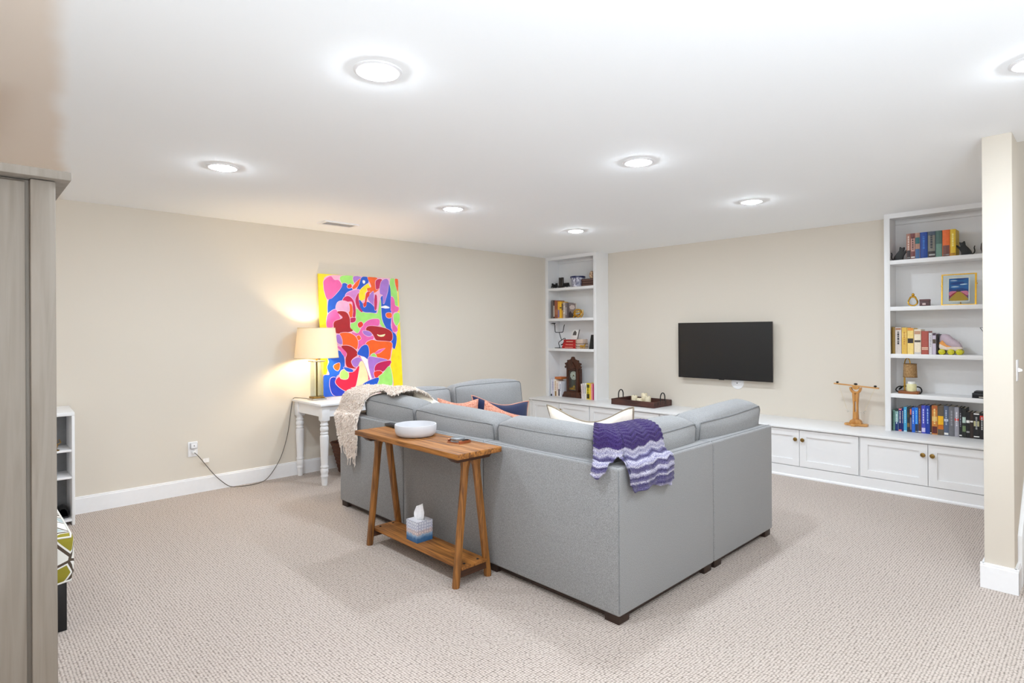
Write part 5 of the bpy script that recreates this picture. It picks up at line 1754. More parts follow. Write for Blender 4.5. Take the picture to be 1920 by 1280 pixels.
for x0, x1, h, c, l, bd, mk in D:
    book(x0, x1, zs, h, c, l, g, band=bd, marks=mk, dep=0.15)
t = thing('book', 'grey picture book standing face out behind the gold ring sculpture', 'book', (-5.24, 6.24, zs), g)
MB().box(-5.300, -5.178, 6.228, 6.232, zs, zs + .204).obj('book_cover', plain((136, 122, 120), 0.5), t, smooth=0)
MB().box(-5.298, -5.180, 6.232, 6.252, zs + .002, zs + .202).obj('pages', M['page'], t, smooth=0)
pb = MB().prism([(-5.297, zs + .07), (-5.27, zs + .10), (-5.235, zs + .06), (-5.19, zs + .11), (-5.181, zs + .10), (-5.181, zs + .01), (-5.297, zs + .01)], 'y', 6.2265, 6.228)
pb.obj('cover_picture', plain((64, 52, 52), 0.5), t, smooth=0)
MB().prism([(-5.29, zs + .16), (-5.25, zs + .185), (-5.20, zs + .175), (-5.185, zs + .14), (-5.22, zs + .12), (-5.27, zs + .125)], 'y', 6.2267, 6.228).obj('cover_picture', plain((204, 190, 184), 0.5), t, smooth=0)

# left bookcase, on the worktop: left group
g = 'pale books left of the clock'
D = [(-5.622, -5.596, .240, (228, 226, 232), 'white book with a black spine edge nearest the left wall', [(0, .12, BK)], None),
     (-5.594, -5.571, .246, (206, 204, 224), 'pale lilac book left of the clock', None, (110, 110, 150)),
     (-5.569, -5.547, .246, (236, 232, 230), 'slim white book with a tan edge left of the clock', None, (200, 170, 150)),
     (-5.545, -5.514, .242, (240, 226, 206), 'cream book under the left end of the orange book', [(.02, .3, (150, 110, 56))], (190, 140, 90)),
     (-5.512, -5.480, .218, (238, 224, 214), 'blush white book under the middle of the orange book', None, (176, 120, 110)),
     (-5.478, -5.452, .214, (226, 220, 222), 'white book with a dark label under the right end of the orange book', [(.05, .5, (56, 50, 70))], None),
     (-5.450, -5.425, .216, (232, 232, 238), 'white book nearest the left side of the clock', None, (90, 96, 140))]
for x0, x1, h, c, l, bd, mk in D:
    book(x0, x1, ZC, h, c, l, g, yf=6.196, band=bd, marks=mk, dep=0.15)
t = thing('book', 'orange book lying flat on top of the pale books', 'book', (-5.49, 6.28, ZC + .2425), g)
MB().box(-5.554, -5.428, 6.205, 6.345, ZC + .247, ZC + .250).obj('book_cover', plain((206, 110, 46), 0.5), t, smooth=0)
MB().box(-5.552, -5.430, 6.208, 6.340, ZC + .250, ZC + .272).obj('pages', plain((196, 112, 54), 0.7), t, smooth=0)
MB().box(-5.554, -5.428, 6.205, 6.345, ZC + .272, ZC + .275).obj('book_cover', plain((206, 110, 46), 0.5), t, smooth=0)
# right group
g = 'books right of the clock'
D = [(-5.063, -5.043, .205, (238, 226, 222), 'blush paperback leaning on the right side of the clock', None, (200, 150, 140), -0.06),
     (-5.037, -5.012, .214, (226, 220, 220), 'light grey paperback right of the clock', None, (150, 120, 120), -0.03),
     (-5.006, -4.976, .217, (234, 230, 222), 'off-white paperback left of the yellow ones', None, (120, 120, 130), 0),
     (-4.974, -4.924, .219, (226, 204, 30), 'wide yellow paperback with black lettering', [(.05, .34, (60, 54, 20)), (.72, .92, (70, 64, 24))], (80, 74, 20), 0),
     (-4.922, -4.898, .219, (244, 200, 70), 'slim amber-yellow paperback beside the pink one', None, None, 0),
     (-4.896, -4.871, .217, (240, 160, 160), 'slim salmon pink paperback', None, None, 0),
     (-4.869, -4.828, .213, (186, 14, 92), 'magenta paperback beside the right stile of the clock bookcase', None, None, 0)]
for x0, x1, h, c, l, bd, mk, ti in D:
    book(x0, x1, ZC, h, c, l, g, yf=6.205, band=bd, marks=mk, dep=0.14, tilt=ti)

# ------------------------------------------------------------------ shelf ornaments, right bookcase


def cat_bookend(x, z, s, label):
    t = thing('cat_bookend', label, 'bookend', (x, 6.235, z), 'black cat bookends')
    body = [(-.048, 0.002), (.028, 0.002), (.026, .03), (.040, .058), (.052, .070), (.062, .088), (.058, .096), (.046, .088), (.034, .076), (.030, .082), (.036, .094), (.040, .122), (.026, .112), (.012, .116), (.004, .128), (-.001, .108), (-.002, .092), (-.012, .078), (-.032, .052), (-.046, .028)]
    body = smoothpath([(x + s * p, z + q) for p, q in body], 1, closed=True)
    MB().prism(body, 'y', 6.222, 6.250).obj('body', M['black'], t, bevel=0.004)
    tl = [(x - s * .040, 6.236, z + .012), (x - s * .058, 6.236, z + .012), (x - s * .066, 6.236, z + .035), (x - s * .060, 6.236, z + .06), (x - s * .066, 6.236, z + .078)]
    MB().tube(smoothpath(tl, 2), 0.0055, 8, r1=0.0035).obj('tail', M['black'], t, smooth=80)
    MB().box(x - .045, x + .035 if s > 0 else x + .045, 6.205, 6.268, z, z + .003).obj('base_plate', M['black'], t, smooth=0)
    return t


cat_bookend(-1.348, RS[0], 1, 'black cat bookend leaning on the rose hardback, left end of the row')
cat_bookend(-0.872, RS[0], -1, 'black cat bookend pushing the golden yellow hardback, right end of the row')
t = thing('vase', 'dark grey vase half hidden by the partition on the top right shelf', 'vase', (-.735, 6.25, RS[0]))
MB().lathe([(0.03, 0), (0.035, 0.004), (0.05, 0.05), (0.046, 0.09), (0.028, 0.12), (0.024, 0.135), (0.028, 0.14), (0.022, 0.139)], (-.725, 6.27, RS[0]), 24).obj('body', plain((96, 88, 90), 0.4), t, smooth=50)

t = thing('embrace_sculpture', 'small gold abstract figure with a looped body on the second right shelf', 'sculpture', (-1.247, 6.22, RS[1]))
z = RS[1]
lp_ = [(-1.247 + 0.033 * math.sin(a) * (1 + .25 * math.cos(a)), 6.22 + 0.006 * math.sin(2 * a), z + 0.048 - 0.041 * math.cos(a)) for a in [2 * math.pi * k / 28 for k in range(28)]]
MB().tube(lp_, 0.0065, 8, closed=True).obj('body_loop', M['gold'], t, smooth=80)
MB().tube(smoothpath([(-1.278, 6.22, z + .052), (-1.262, 6.213, z + .092), (-1.243, 6.213, z + .078), (-1.230, 6.218, z + .094), (-1.216, 6.22, z + .052)], 2), 0.0055, 8).obj('arms', M['gold'], t, smooth=80)
bmx = MB()
vs = cube_shell(6)
bmx.add([(-1.245 + 0.012 * Vector(p).normalized().x, 6.22 + 0.012 * Vector(p).normalized().y, z + .104 + 0.015 * Vector(p).normalized().z) for p in vs[0]], vs[1]).obj('head', M['gold'], t, smooth=80)

t = thing('keepsake_box', 'small plum wooden box with a pale label beside the gold figure', 'box', (-1.158, 6.23, RS[1]))
MB().box(-1.194, -1.122, 6.20, 6.26, RS[1], RS[1] + .042).obj('body', plain((92, 62, 66), 0.5), t, bevel=0.002)
MB().box(-1.195, -1.121, 6.199, 6.261, RS[1] + .0425, RS[1] + .060).obj('lid', plain((108, 74, 76), 0.5), t, bevel=0.002)
MB().box(-1.172, -1.148, 6.1985, 6.20, RS[1] + .01, RS[1] + .026).obj('label_plate', plain((214, 190, 186), 0.5), t, smooth=0)

# glass float frame in gold with a landscape print
t = thing('picture_frame', 'gold-edged glass picture frame holding a painted landscape print', 'picture frame', (-.92, 6.25, RS[1]))
fx0, fx1, fz0, fz1, fy = -1.042, -.798, RS[1] + .002, RS[1] + .272, 6.245


def fyz(z):
    return fy + (z - fz0) * 0.10


def slab(mb, x0, x1, z0, z1, d0, d1, mi=0):
    mb.add([(x0, fyz(z0) + d0, z0), (x1, fyz(z0) + d0, z0), (x1, fyz(z1) + d0, z1), (x0, fyz(z1) + d0, z1), (x0, fyz(z0) + d1, z0), (x1, fyz(z0) + d1, z0), (x1, fyz(z1) + d1, z1), (x0, fyz(z1) + d1, z1)],
           [(0, 1, 2, 3), (7, 6, 5, 4), (4, 5, 1, 0), (5, 6, 2, 1), (6, 7, 3, 2), (7, 4, 0, 3)], mi)
    return mb


b = MB()
slab(b, fx0, fx0 + .009, fz0, fz1, -.012, .008)
slab(b, fx1 - .012, fx1, fz0, fz1, -.012, .008)
slab(b, fx0 + .009, fx1 - .012, fz1 - .009, fz1, -.012, .008)
slab(b, fx0 + .009, fx1 - .012, fz0, fz0 + .006, -.012, .008)
b.obj('gold_edge', M['gold'], t, smooth=0)
slab(MB(), fx0 + .008, fx1 - .011, fz0 + .005, fz1 - .008, -.002, .000).obj('glass', M['glass'], t, smooth=0)
MB().tube([(fx0 - .004, fyz(fz0 + .17), fz0 + .17), (fx0 + .004, fyz(fz0 + .17), fz0 + .17)], .005, 8).obj('hinge_pin', M['gold'], t)
MB().tube([(fx1 - .004, fyz(fz0 + .18), fz0 + .18), (fx1 + .005, fyz(fz0 + .18), fz0 + .18)], .005, 8).obj('hinge_pin', M['gold'], t)
MB().tube([(-.92, fyz(fz0 + .2) + .008, fz0 + .2), (-.92, fyz(fz0) + .10, fz0)], .004, 6).obj('easel_leg', M['gold'], t)
pr = slab(MB(), -.998, -.846, RS[1] + .028, RS[1] + .243, -.0008, .0006).obj('print', plain((240, 234, 222), 0.8), t, smooth=0)


def patch(mb, pts, mi, d):
    q = [(x, fyz(zz) + d, zz) for x, zz in pts]
    return mb.add(q, [tuple(range(len(q)))], mi)


pa = MB()
L0, L1, B0, T1 = -.990, -.854, RS[1] + .038, RS[1] + .233
W_, H_ = L1 - L0, T1 - B0
PPt = lambda ps: smoothpath([(L0 + a * W_, B0 + c * H_) for a, c in ps], 2, closed=True)
patch(pa, [(L0, B0), (L1, B0), (L1, T1), (L0, T1)], 0, -.0012)
for k, (mi, ps) in enumerate([(1, [(0, .42), (1, .42), (1, .5), (.6, .58), (.3, .5), (0, .6)]), (1, [(.0, .75), (.4, .7), (.9, .8), (.6, .85), (.2, .82)]), (1, [(.3, .95), (.7, .92), (1, .97), (.8, 1), (.4, 1)]),
                              (3, [(0, .2), (.3, .32), (.46, .42), (.2, .44), (0, .42)]), (3, [(1, .2), (.75, .3), (.56, .42), (.8, .44), (1, .42)]), (4, [(.0, 0), (1, 0), (1, .1), (.6, .4), (.5, .43), (.42, .4), (0, .08)]),
                              (5, [(0, .1), (.42, .39), (.46, .42), (.2, .34), (0, .18)]), (5, [(1, .12), (.62, .38), (.56, .42), (.8, .3), (1, .18)]), (6, [(.34, .4), (.42, .52), (.5, .44), (.58, .5), (.62, .4)]),
                              (2, [(.05, .62), (.3, .66), (.6, .62), (.3, .6)]), (2, [(.5, .72), (.8, .76), (1, .72), (.7, .69)]), (2, [(.0, .9), (.25, .88), (.5, .9), (.2, .93)])]):
    patch(pa, PPt(ps), mi, -.0013 - k * .00003)
pa.obj('landscape_picture', [plain(c, 0.6) for c in ((30, 104, 172), (14, 66, 140), (206, 226, 238), (226, 130, 160), (196, 156, 40), (170, 40, 40), (60, 40, 60))], pr, smooth=0)

# roller skate
t = thing('roller_skate', 'lavender roller skate with yellow wheels at the end of the warm-toned books', 'skate', (-.98, 6.235, RS[2]))
z = RS[2]
lav = mat('lavender_leather', (196, 178, 190), 0.5, noise=0.06, nscale=50)
yl = plain((206, 200, 40), 0.3)
# lofted boot, heel at the left (x = -1.05), toe to the right
sec = [(-1.052, .020, .070, .166), (-1.035, .028, .062, .178), (-1.010, .030, .058, .180), (-.985, .031, .056, .172), (-.965, .032, .055, .148), (-.945, .033, .054, .132), (-.925, .034, .052, .116), (-.908, .030, .052, .096), (-.898, .016, .056, .078)]
rows = []
for x, w, lo, hi in sec:
    c, r = (lo + hi) / 2, (hi - lo) / 2
    rows.append([(x, 6.235 + w * math.copysign(abs(math.cos(a)) ** .8, math.cos(a)), z + c + r * math.copysign(abs(math.sin(a)) ** .7, math.sin(a))) for a in [2 * math.pi * k / 20 for k in range(20)]])
mbk = MB()
vs = [p for r in rows for p in r]
n = 20
fs = [(q * n + j, q * n + (j + 1) % n, (q + 1) * n + (j + 1) % n, (q + 1) * n + j) for q in range(len(rows) - 1) for j in range(n)]
fs += [tuple(range(n))[::-1], tuple(range((len(rows) - 1) * n, len(rows) * n))]
mbk.add(vs, fs).obj('boot', lav, t, smooth=60)
MB().prism(smoothpath([(-1.056, z + .052), (-1.054, z + .098), (-1.03, z + .094), (-.99, z + .068), (-.90, z + .070), (-.893, z + .058), (-.90, z + .044), (-1.02, z + .040)], 1, closed=True), 'y', 6.200, 6.270).obj('sole', plain((236, 220, 206), 0.5), t, bevel=0.004)
MB().prism([(-1.054, z + .10), (-1.03, z + .125), (-1.0, z + .085), (-.965, z + .070), (-1.0, z + .066), (-1.04, z + .088)], 'y', 6.1985, 6.203).obj('stripe', plain((236, 160, 80), 0.5), t, smooth=0)
for k in range(5):
    x = -.992 + k * .017
    zz = z + .158 - k * .0135
    MB().tube([(x, 6.212, zz), (x + .006, 6.235, zz + .012), (x, 6.258, zz)], .003, 6).obj('lace', plain((226, 214, 222), 0.7), t, smooth=80)
MB().box(-1.03, -.915, 6.222, 6.248, z + .030, z + .046).obj('plate', M['chrome'], t, bevel=0.003)
for x in (-1.034, -.970, -.912):
    for y in (6.203, 6.267):
        wv_ = [(0.0, -.014), (.018, -.014), (.0245, -.009), (.0245, .009), (.018, .014), (.001, .014)]
        vs = []
        n = 20
        for r, d in wv_:
            for j in range(n):
                a = 2 * math.pi * j / n
                vs.append((x + max(r, .001) * math.cos(a), y + d, z + .0245 + max(r, .001) * math.sin(a)))
        fs = [(q * n + j, (q + 1) * n + j, (q + 1) * n + (j + 1) % n, q * n + (j + 1) % n) for q in range(len(wv_) - 1) for j in range(n)]
        wo = MB().add(vs, fs).obj('wheel', yl, t, smooth=40)
    MB().tube([(x, 6.19, z + .0245), (x, 6.28, z + .0245)], .004, 8).obj('axle', M['chrome'], t)
t = thing('wire_ornament', 'dark wire triangle ornament peeking out beside the partition', 'ornament', (-.74, 6.24, RS[2]))
MB().tube([(-.776, 6.24, z + .232), (-.70, 6.24, z + .236), (-.735, 6.24, z + .165)], .004, 6, closed=True).obj('loop', M['black'], t, smooth=80)
MB().tube([(-.735, 6.24, z + .165), (-.715, 6.24, z + .004)], .004, 6).obj('stem', M['black'], t)
MB().lathe([(.035, 0), (.035, .004), (.01, .006), (.001, .007)], (-.715, 6.24, z), 20).obj('base', M['black'], t)

# candle warmer lamp with a woven shade
z = RS[3]
t = thing('candle_warmer', 'woven-shade candle warmer lamp on a wooden base, fourth right shelf', 'lamp', (-1.29, 6.23, z))
bw = mat('walnut_base', (156, 92, 42), 0.45, col2=(120, 66, 30), noise=0.3, nscale=20, stretch=(0.2, 1, 1))
bs = smoothpath([(-1.352, 6.185), (-1.215, 6.185), (-1.205, 6.20), (-1.205, 6.275), (-1.215, 6.29), (-1.352, 6.29), (-1.362, 6.275), (-1.362, 6.20)], 1, closed=True)
MB().prism(bs, 'z', z, z + .024).obj('base', bw, t, bevel=0.003)
MB().tube(smoothpath([(-1.322, 6.245, z + .024), (-1.322, 6.245, z + .20), (-1.318, 6.245, z + .285), (-1.305, 6.24, z + .318), (-1.285, 6.24, z + .318), (-1.275, 6.24, z + .285), (-1.275, 6.24, z + .265)], 2), .0045, 8).obj('arched_stem', M['gold'], t, smooth=80)
MB().tube([(-1.310, 6.225, z + .024), (-1.310, 6.225, z + .15)], .003, 6).obj('support_rod', M['gold'], t)
ws = mat('rattan', (192, 156, 108), 0.8, col2=(142, 104, 64), noise=0.4, nscale=120, bump=0.8, bscale=260)
vs, fs = [], []
n, lv = 44, 14
for k in range(lv + 1):
    zz = z + .150 + .118 * k / lv
    for j in range(n):
        a = 2 * math.pi * j / n
        rr = .052 - .004 * k / lv + (.0022 if (j + k) % 2 else -.0012)
        vs.append((-1.275 + rr * math.cos(a), 6.24 + rr * math.sin(a), zz))
fs = [(q * n + j, q * n + (j + 1) % n, (q + 1) * n + (j + 1) % n, (q + 1) * n + j) for q in range(lv) for j in range(n)]
wsh = MB().add(vs, fs).obj('woven_shade', ws, t, smooth=20)
for rr, zz in ((.0525, .150), (.0485, .268)):
    MB().tube([(-1.275 + rr * math.cos(2 * math.pi * j / 32), 6.24 + rr * math.sin(2 * math.pi * j / 32), z + zz) for j in range(32)], .0035, 6, closed=True).obj('shade_rim', plain((130, 98, 60), 0.7), wsh, smooth=80)
cc = [(-1.362, 6.27, z + .012), (-1.385, 6.275, z + .010), (-1.392, 6.25, z + .03), (-1.37, 6.27, z + .06), (-1.34, 6.29, z + .055), (-1.38, 6.30, z + .02), (-1.36, 6.31, z + .05), (-1.33, 6.31, z + .062), (-1.27, 6.32, z + .055), (-1.215, 6.31, z + .06), (-1.195, 6.29, z + .03), (-1.198, 6.26, z + .008), (-1.20, 6.23, z + .006)]
MB().tube(smoothpath(cc, 2), .0055, 7).obj('power_cord', M['black'], t, smooth=80)
c = thing('jar_candle', 'cream jar candle with a white label under the woven shade', 'candle', (-1.262, 6.225, z + .024))
MB().lathe([(.036, 0), (.039, .004), (.039, .060), (.036, .066)], (-1.262, 6.222, z + .024), 28).obj('jar', plain((232, 226, 176), 0.25), c, smooth=40)
MB().lathe([(.026, .066), (.028, .067), (.028, .086), (.025, .088)], (-1.262, 6.222, z + .024), 28).obj('lid', plain((246, 246, 242), 0.4), c, smooth=40)
t = thing('storage_box', 'flat black box with a silver stripe at the partition end of the fourth right shelf', 'box', (-.75, 6.23, z))
MB().box(-.826, -.66, 6.185, 6.33, z, z + .042).obj('body', M['blackplastic'], t, bevel=0.003)
MB().box(-.815, -.67, 6.195, 6.32, z + .042, z + .056).obj('lid', M['black'], t, bevel=0.003)
MB().box(-.78, -.70, 6.1835, 6.186, z + .006, z + .014).obj('stripe', M['chrome'], t, smooth=0)

# ------------------------------------------------------------------ shelf ornaments, left bookcase
z = LS[0]
for k, (x, s, lab) in enumerate(((-5.545, 1, 'black iron toy engine at the left end of the top left shelf'), (-5.335, -1, 'black iron toy wagon left of the blue and white pot'))):
    t = thing('iron_toy', lab, 'toy', (x, 6.22, z), 'black iron toys')
    MB().box(x - .055, x + .045, 6.205, 6.235, z + .018, z + .030).obj('chassis', M['black'], t, bevel=0.002)
    for wx in (-.034, .028):
        for y in (6.200, 6.240):
            MB().tube([(x + wx + .020 * math.cos(2 * math.pi * j / 16), y, z + .024 + .020 * math.sin(2 * math.pi * j / 16)) for j in range(16)], .004, 6, closed=True).obj('wheel', M['black'], t, smooth=80)
    if s > 0:
        MB().prism([(x - .05, z + .03), (x + .04, z + .03), (x + .04, z + .075), (x + .015, z + .075), (x + .012, z + .058), (x - .035, z + .062), (x - .045, z + .078), (x - .06, z + .07)], 'y', 6.208, 6.232).obj('body', M['black'], t, bevel=0.002)
    else:
        MB().prism([(x - .05, z + .03), (x + .04, z + .03), (x + .044, z + .068), (x - .054, z + .068)], 'y', 6.206, 6.234).obj('body', M['black'], t, bevel=0.002)
dk = mat('dark_bronze', (46, 38, 32), 0.5, noise=0.15)
for x, h, lab in ((-5.447, .148, 'dark cylindrical candle holder nearer the iron engine'), (-5.402, .148, 'dark cylindrical candle holder nearer the blue and white pot')):
    o = MB().lathe([(.018, 0), (.0195, .003), (.0195, h - .003), (.018, h), (.012, h), (.011, h - .02), (.001, h - .021)], (x, 6.215, z), 22).obj('candle_holder', dk, None, smooth=40, loc=(x, 6.215, z))
    tag(o, lab, 'candle holder', 'dark candle holders')
t = thing('plant_pot', 'blue and white patterned ceramic pot on the top left shelf', 'pot', (-5.165, 6.26, z))
bwp = mat('blue_white_glaze', (226, 226, 238), 0.25, col2=(40, 44, 96), noise=0.4, nscale=34)
MB().lathe([(.072, 0), (.080, .004), (.098, .12), (.104, .125), (.104, .148), (.098, .150), (.090, .146), (.085, .06), (.001, .05)], (-5.16, 6.26, z), 32).obj('body', bwp, t, smooth=40)
MB().lathe([(.1035, .126), (.1055, .128), (.1055, .146), (.1035, .148)], (-5.16, 6.26, z), 32).obj('rim_band', plain((34, 38, 84), 0.3), t, smooth=40)
g = 'dark brown album stack'
for k, (dx, lab) in enumerate(((0, 'bottom dark brown album of the stack on the top left shelf'), (.006, 'middle dark brown album of the stack on the top left shelf'), (.0, 'top dark brown album of the stack, under the painted egg'))):
    zz = z + k * .0335
    t = thing('album', lab, 'album', (-4.955, 6.26, zz), g)
    ac = plain((62, 34, 28), 0.5)
    MB().box(-5.048 + dx, -4.83, 6.200, 6.33, zz, zz + .005).obj('cover', ac, t, smooth=0)
    MB().box(-5.040 + dx, -4.834, 6.206, 6.326, zz + .005, zz + .027).obj('pages', plain((116, 88, 78), 0.8), t, smooth=0)
    MB().box(-5.048 + dx, -4.83, 6.200, 6.33, zz + .027, zz + .032).obj('cover', ac, t, smooth=0)
    MB().box(-5.048 + dx, -5.040 + dx, 6.200, 6.33, zz + .005, zz + .027).obj('spine', ac, t, smooth=0)
t = thing('painted_egg', 'brown and cream patterned egg ornament on the album stack', 'ornament', (-4.893, 6.235, z + .0995))
eg = mat('egg_pattern', (236, 206, 170), 0.35, col2=(110, 60, 40), noise=0.4, nscale=44)
MB().lathe([(.018, 0), (.020, .004), (.026, .008), (.036, .03), (.038, .05), (.033, .075), (.022, .094), (.010, .102), (.001, .104)], (-4.893, 6.235, z + .0992), 24).obj('egg', eg, t, smooth=60)

z = LS[1]
t = thing('ring_sculpture', 'gold interlocked ring sculpture on the second left shelf', 'sculpture', (-5.10, 6.20, z))
MB().tube([(-5.108 + .062 * math.cos(a), 6.195 + .012 * math.sin(a * 2), z + .064 + .050 * math.sin(a)) for a in [2 * math.pi * k / 32 for k in range(32)]], .0105, 8, closed=True).obj('ring', M['gold'], t, smooth=80)
MB().tube([(-5.108 + .055 * math.cos(a), 6.185 + .040 * math.sin(a), z + .060 + .022 * math.cos(a + .6)) for a in [2 * math.pi * k / 32 for k in range(32)]], .0085, 8, closed=True).obj('ring', M['gold'], t, smooth=80)
MB().tube(smoothpath([(-5.18, 6.19, z + .010), (-5.165, 6.19, z + .04), (-5.15, 6.19, z + .075)], 2), .011, 8, r1=.006).obj('foot', M['gold'], t, smooth=80)
MB().tube(smoothpath([(-5.06, 6.20, z + .010), (-5.035, 6.20, z + .025), (-5.02, 6.20, z + .06), (-5.03, 6.20, z + .115)], 2), .011, 8, r1=.004).obj('foot', M['gold'], t, smooth=80)

z = LS[2]
t = thing('wire_dancer', 'black bent-wire dancer figure with raised arms on the third left shelf', 'figurine', (-5.50, 6.22, z))
y = 6.22
MB().tube(smoothpath([(-5.60, y, z + .355), (-5.555, y, z + .352), (-5.552, y, z + .235), (-5.54, y, z + .226), (-5.41, y, z + .226), (-5.40, y, z + .24), (-5.385, y, z + .31), (-5.372, y, z + .335)], 1), .0055, 7).obj('arms', M['black'], t, smooth=80)
MB().tube([(-5.475, y, z + .226), (-5.43, y, z + .115)], .0055, 7).obj('torso', M['black'], t)
MB().tube(smoothpath([(-5.43, y, z + .115), (-5.48, y, z + .09), (-5.487, y, z + .062), (-5.465, y, z + .035), (-5.47, y, z + .008)], 1), .0055, 7).obj('leg', M['black'], t, smooth=80)
MB().tube(smoothpath([(-5.43, y, z + .115), (-5.375, y, z + .145), (-5.355, y, z + .135), (-5.40, y, z + .07), (-5.425, y, z + .05)], 1), .0055, 7).obj('leg', M['black'], t, smooth=80)
MB().prism([(-5.632, z + .352), (-5.565, z + .348), (-5.545, z + .362), (-5.59, z + .364)], 'y', y - .012, y + .012).obj('head', M['black'], t, smooth=0)
MB().lathe([(.016, 0), (.016, .01), (.012, .014), (.001, .015)], (-5.425, y, z + .045), 14).obj('weight', M['black'], t)
MB().box(-5.535, -5.435, y - .03, y + .03, z, z + .009).obj('base', M['black'], t, bevel=0.002)
g = 'red hardbacks lying in a stack'
for k, (x0, h, lab, c) in enumerate(((-5.400, .036, 'bottom red hardback of the lying stack', (176, 24, 28)), (-5.385, .036, 'middle red hardback of the lying stack', (190, 30, 32)), (-5.370, .052, 'top thick red hardback of the lying stack', (168, 20, 24)))):
    zz = z + (0, .0365, .073)[k]
    t = thing('book', lab, 'book', (-5.26, 6.25, zz), g)
    MB().box(x0, -5.155, 6.195, 6.33, zz, zz + .004).obj('book_cover', plain(c, 0.5), t, smooth=0)
    MB().box(x0, -5.155, 6.195, 6.33, zz + h - .004, zz + h).obj('book_cover', plain(c, 0.5), t, smooth=0)
    MB().box(x0, -5.155, 6.195, 6.200, zz + .004, zz + h - .004).obj('spine', plain(c, 0.5), t, smooth=0)
    MB().box(x0 + .004, -5.160, 6.200, 6.326, zz + .004, zz + h - .004).obj('pages', M['page'], t, smooth=0)
    MB().box(x0 + .05, -5.20, 6.1938, 6.1952, zz + h * .38, zz + h * .55).obj('spine_print', plain((240, 190, 160), 0.5), t, smooth=0)
t = thing('block', 'lower beige block beside the red hardbacks', 'block', (-5.09, 6.26, z), 'beige blocks')
MB().box(-5.150, -5.035, 6.21, 6.33, z, z + .062).obj('body', plain((206, 184, 168), 0.7), t, bevel=0.003)
MB().box(-5.151, -5.034, 6.209, 6.331, z + .028, z + .034).obj('band', plain((84, 62, 54), 0.6), t, smooth=0)
t = thing('block', 'upper beige block beside the red hardbacks', 'block', (-5.09, 6.26, z + .0625), 'beige blocks')
MB().box(-5.150, -5.040, 6.21, 6.32, z + .0625, z + .130).obj('body', plain((214, 190, 174), 0.7), t, bevel=0.004)
MB().box(-5.151, -5.039, 6.209, 6.321, z + .066, z + .072).obj('band', plain((84, 62, 54), 0.6), t, smooth=0)
t = thing('card', 'white card with a small dark house print leaning above the red hardbacks', 'card', (-5.22, 6.25, z + .125))
sh = [(-5.285, z + .1255), (-5.175, z + .1255), (-5.140, z + .255), (-5.215, z + .262), (-5.26, z + .235)]
MB().prism(sh, 'y', 6.250, 6.258).obj('panel', plain((240, 238, 234), 0.6), t, smooth=0)
MB().prism([(-5.25, z + .185), (-5.185, z + .185), (-5.178, z + .225), (-5.205, z + .252), (-5.235, z + .225)], 'y', 6.2485, 6.2505).obj('house_print', plain((92, 86, 84), 0.7), t, smooth=0)
MB().prism([(-5.172, z + .1255), (-5.168, z + .1255), (-5.128, z + .262), (-5.134, z + .262)], 'y', 6.252, 6.262).obj('dark_edge', plain((60, 54, 52), 0.6), t, smooth=0)
t = thing('gold_animal', 'tiny gold animal figure right of the beige blocks', 'figurine', (-5.02, 6.19, z))
MB().tube(smoothpath([(-5.065, 6.19, z + .04), (-5.03, 6.19, z + .036), (-4.995, 6.19, z + .038), (-4.98, 6.19, z + .062)], 2), .012, 8, r1=.007).obj('body', M['gold'], t, smooth=80)
for lx_ in (-5.055, -5.04, -5.005, -4.992):
    MB().tube([(lx_, 6.185 if lx_ in (-5.055, -5.005) else 6.197, z + .034), (lx_, 6.185 if lx_ in (-5.055, -5.005) else 6.197, z)], .004, 6).obj('leg', M['gold'], t)
MB().tube([(-4.98, 6.19, z + .06), (-4.972, 6.19, z + .085)], .003, 6).obj('horn', M['gold'], t)
t = thing('photo_frame', 'black photo frame seen edge-on at the right of the third left shelf', 'picture frame', (-4.87, 6.24, z))
MB().prism([(6.175, z), (6.187, z), (6.232, z + .19), (6.222, z + .192)], 'x', -4.905, -4.835).obj('frame', M['black'], t, bevel=0.002)
MB().prism([(6.20, z + .06), (6.206, z + .06), (6.275, z), (6.265, z)], 'x', -4.88, -4.86).obj('easel', M['black'], t, smooth=0)

# ------------------------------------------------------------------ carved mantel clock
z = ZC
cx, cyf = -5.252, 6.235
t = thing('mantel_clock', 'tall carved dark walnut mantel clock with a glazed pendulum door', 'clock', (cx, cyf + .06, z))
cw = M['clockwood']
MB().prism([(cx - .172, z), (cx + .172, z), (cx + .165, z + .028), (cx + .150, z + .040), (cx + .140, z + .068), (cx + .128, z + .078), (cx - .128, z + .078), (cx - .140, z + .068), (cx - .150, z + .040), (cx - .165, z + .028)], 'y', cyf - .02, cyf + .11).obj('base', cw, t, bevel=0.003)
b = MB()
b.box(cx - .105, cx - .062, cyf, cyf + .09, z + .078, z + .40)
b.box(cx + .062, cx + .105, cyf, cyf + .09, z + .078, z + .40)
b.box(cx - .062, cx + .062, cyf, cyf + .09, z + .078, z + .095)
b.box(cx - .062, cx + .062, cyf, cyf + .09, z + .375, z + .40)
b.box(cx - .062, cx + .062, cyf + .06, cyf + .09, z + .095, z + .375)
b.obj('case', cw, t, bevel=0.002)
crest = [(-.108, .38), (-.118, .392), (-.112, .41), (-.140, .405), (-.150, .425), (-.136, .440), (-.124, .436), (-.132, .456), (-.146, .462), (-.140, .482), (-.118, .478), (-.112, .492), (-.098, .490), (-.104, .512), (-.090, .524), (-.072, .512), (-.062, .528), (-.040, .532), (-.028, .548), (-.022, .566), (0, .570)]
cr = crest + [(-p, q) for p, q in crest[::-1][1:]]
MB().prism([(cx + p, z + q) for p, q in cr], 'y', cyf + .01, cyf + .035).obj('carved_crest', cw, t, bevel=0.003)
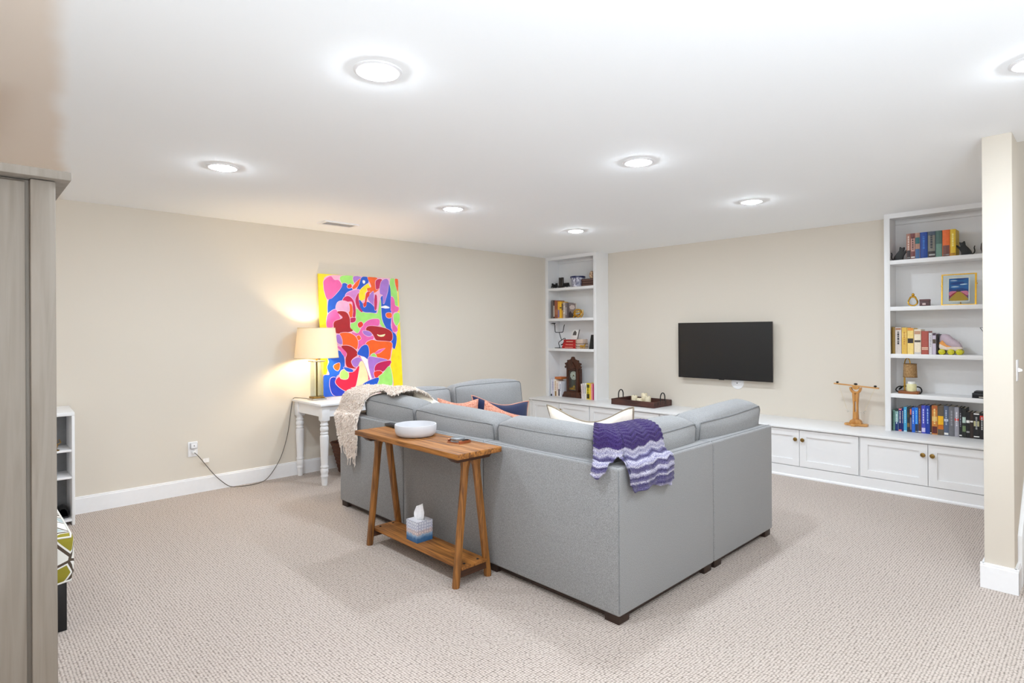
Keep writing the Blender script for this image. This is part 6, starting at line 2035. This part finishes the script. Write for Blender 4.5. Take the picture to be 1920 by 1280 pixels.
MB().prism(smoothpath([(cx - .06, z + .40), (cx + .06, z + .40), (cx + .05, z + .44), (cx + .018, z + .47), (cx, z + .51), (cx - .018, z + .47), (cx - .05, z + .44)], 2, closed=True), 'y', cyf - .006, cyf + .012).obj('crest_ornament', cw, t, bevel=0.003)
for sx in (-1, 1):
    MB().prism(smoothpath([(cx + sx * .104, z + .10), (cx + sx * .122, z + .12), (cx + sx * .112, z + .18), (cx + sx * .118, z + .24), (cx + sx * .110, z + .30), (cx + sx * .126, z + .36), (cx + sx * .104, z + .38)], 1), 'y', cyf + .02, cyf + .05).obj('side_scroll', cw, t, bevel=0.002)
n = 36


def disc(r, x, zc_, y0, y1):
    mb = MB()
    vs = [(x + r * math.cos(2 * math.pi * j / n), y0, zc_ + r * math.sin(2 * math.pi * j / n)) for j in range(n)] + [(x + r * math.cos(2 * math.pi * j / n), y1, zc_ + r * math.sin(2 * math.pi * j / n)) for j in range(n)]
    mb.add(vs, [tuple(range(n)), tuple(range(n, 2 * n))[::-1]] + [(j, n + j, n + (j + 1) % n, (j + 1) % n) for j in range(n)])
    return mb


zd = z + .305
dial = disc(.060, cx, zd, cyf + .030, cyf + .040).obj('dial', plain((246, 240, 226), 0.5), t, smooth=0)
disc(.012, cx, zd, cyf + .0285, cyf + .031).obj('dial_centre', M['brass'], dial, smooth=0)
nums = MB()
for k in range(12):
    a = math.pi / 2 - k * math.pi / 6
    ca, sa = math.cos(a), math.sin(a)
    for off in ((-.0028, .0028) if k % 3 else (-.004, 0, .004)):
        p0 = (cx + .040 * ca - off * sa, cyf + .0292, zd + .040 * sa + off * ca)
        p1 = (cx + .052 * ca - off * sa, cyf + .0292, zd + .052 * sa + off * ca)
        nums.tube([p0, p1], .0011, 4)
nums.obj('roman_numerals', M['black'], dial, smooth=0)
MB().tube([(cx, cyf + .027, zd), (cx + .030, cyf + .027, zd - .012)], .0022, 5).obj('hand', M['black'], dial)
MB().tube([(cx, cyf + .026, zd), (cx - .024, cyf + .026, zd - .030)], .0022, 5).obj('hand', M['black'], dial)
MB().tube([(cx, cyf + .045, zd - .05), (cx, cyf + .045, z + .15)], .002, 5).obj('pendulum_rod', M['brass'], t)
disc(.020, cx, z + .148, cyf + .040, cyf + .048).obj('pendulum_bob', M['gold'], t, smooth=0)
MB().box(cx - .062, cx + .062, cyf + .055, cyf + .060, z + .095, z + .375).obj('case_lining', plain((86, 84, 72), 0.7), t, smooth=0)
MB().box(cx - .060, cx + .060, cyf + .004, cyf + .006, z + .097, z + .373).obj('glass_door', M['glass'], t, smooth=0)
dec = MB()
for k in range(-3, 4):
    dec.prism([(cx + k * .017 - .006, z + .112), (cx + k * .017, z + .112 + .05 - abs(k) * .012), (cx + k * .017 + .006, z + .112)], 'y', cyf + .0028, cyf + .004)
dec.obj('gilt_stencil', M['gold'], t, smooth=0)
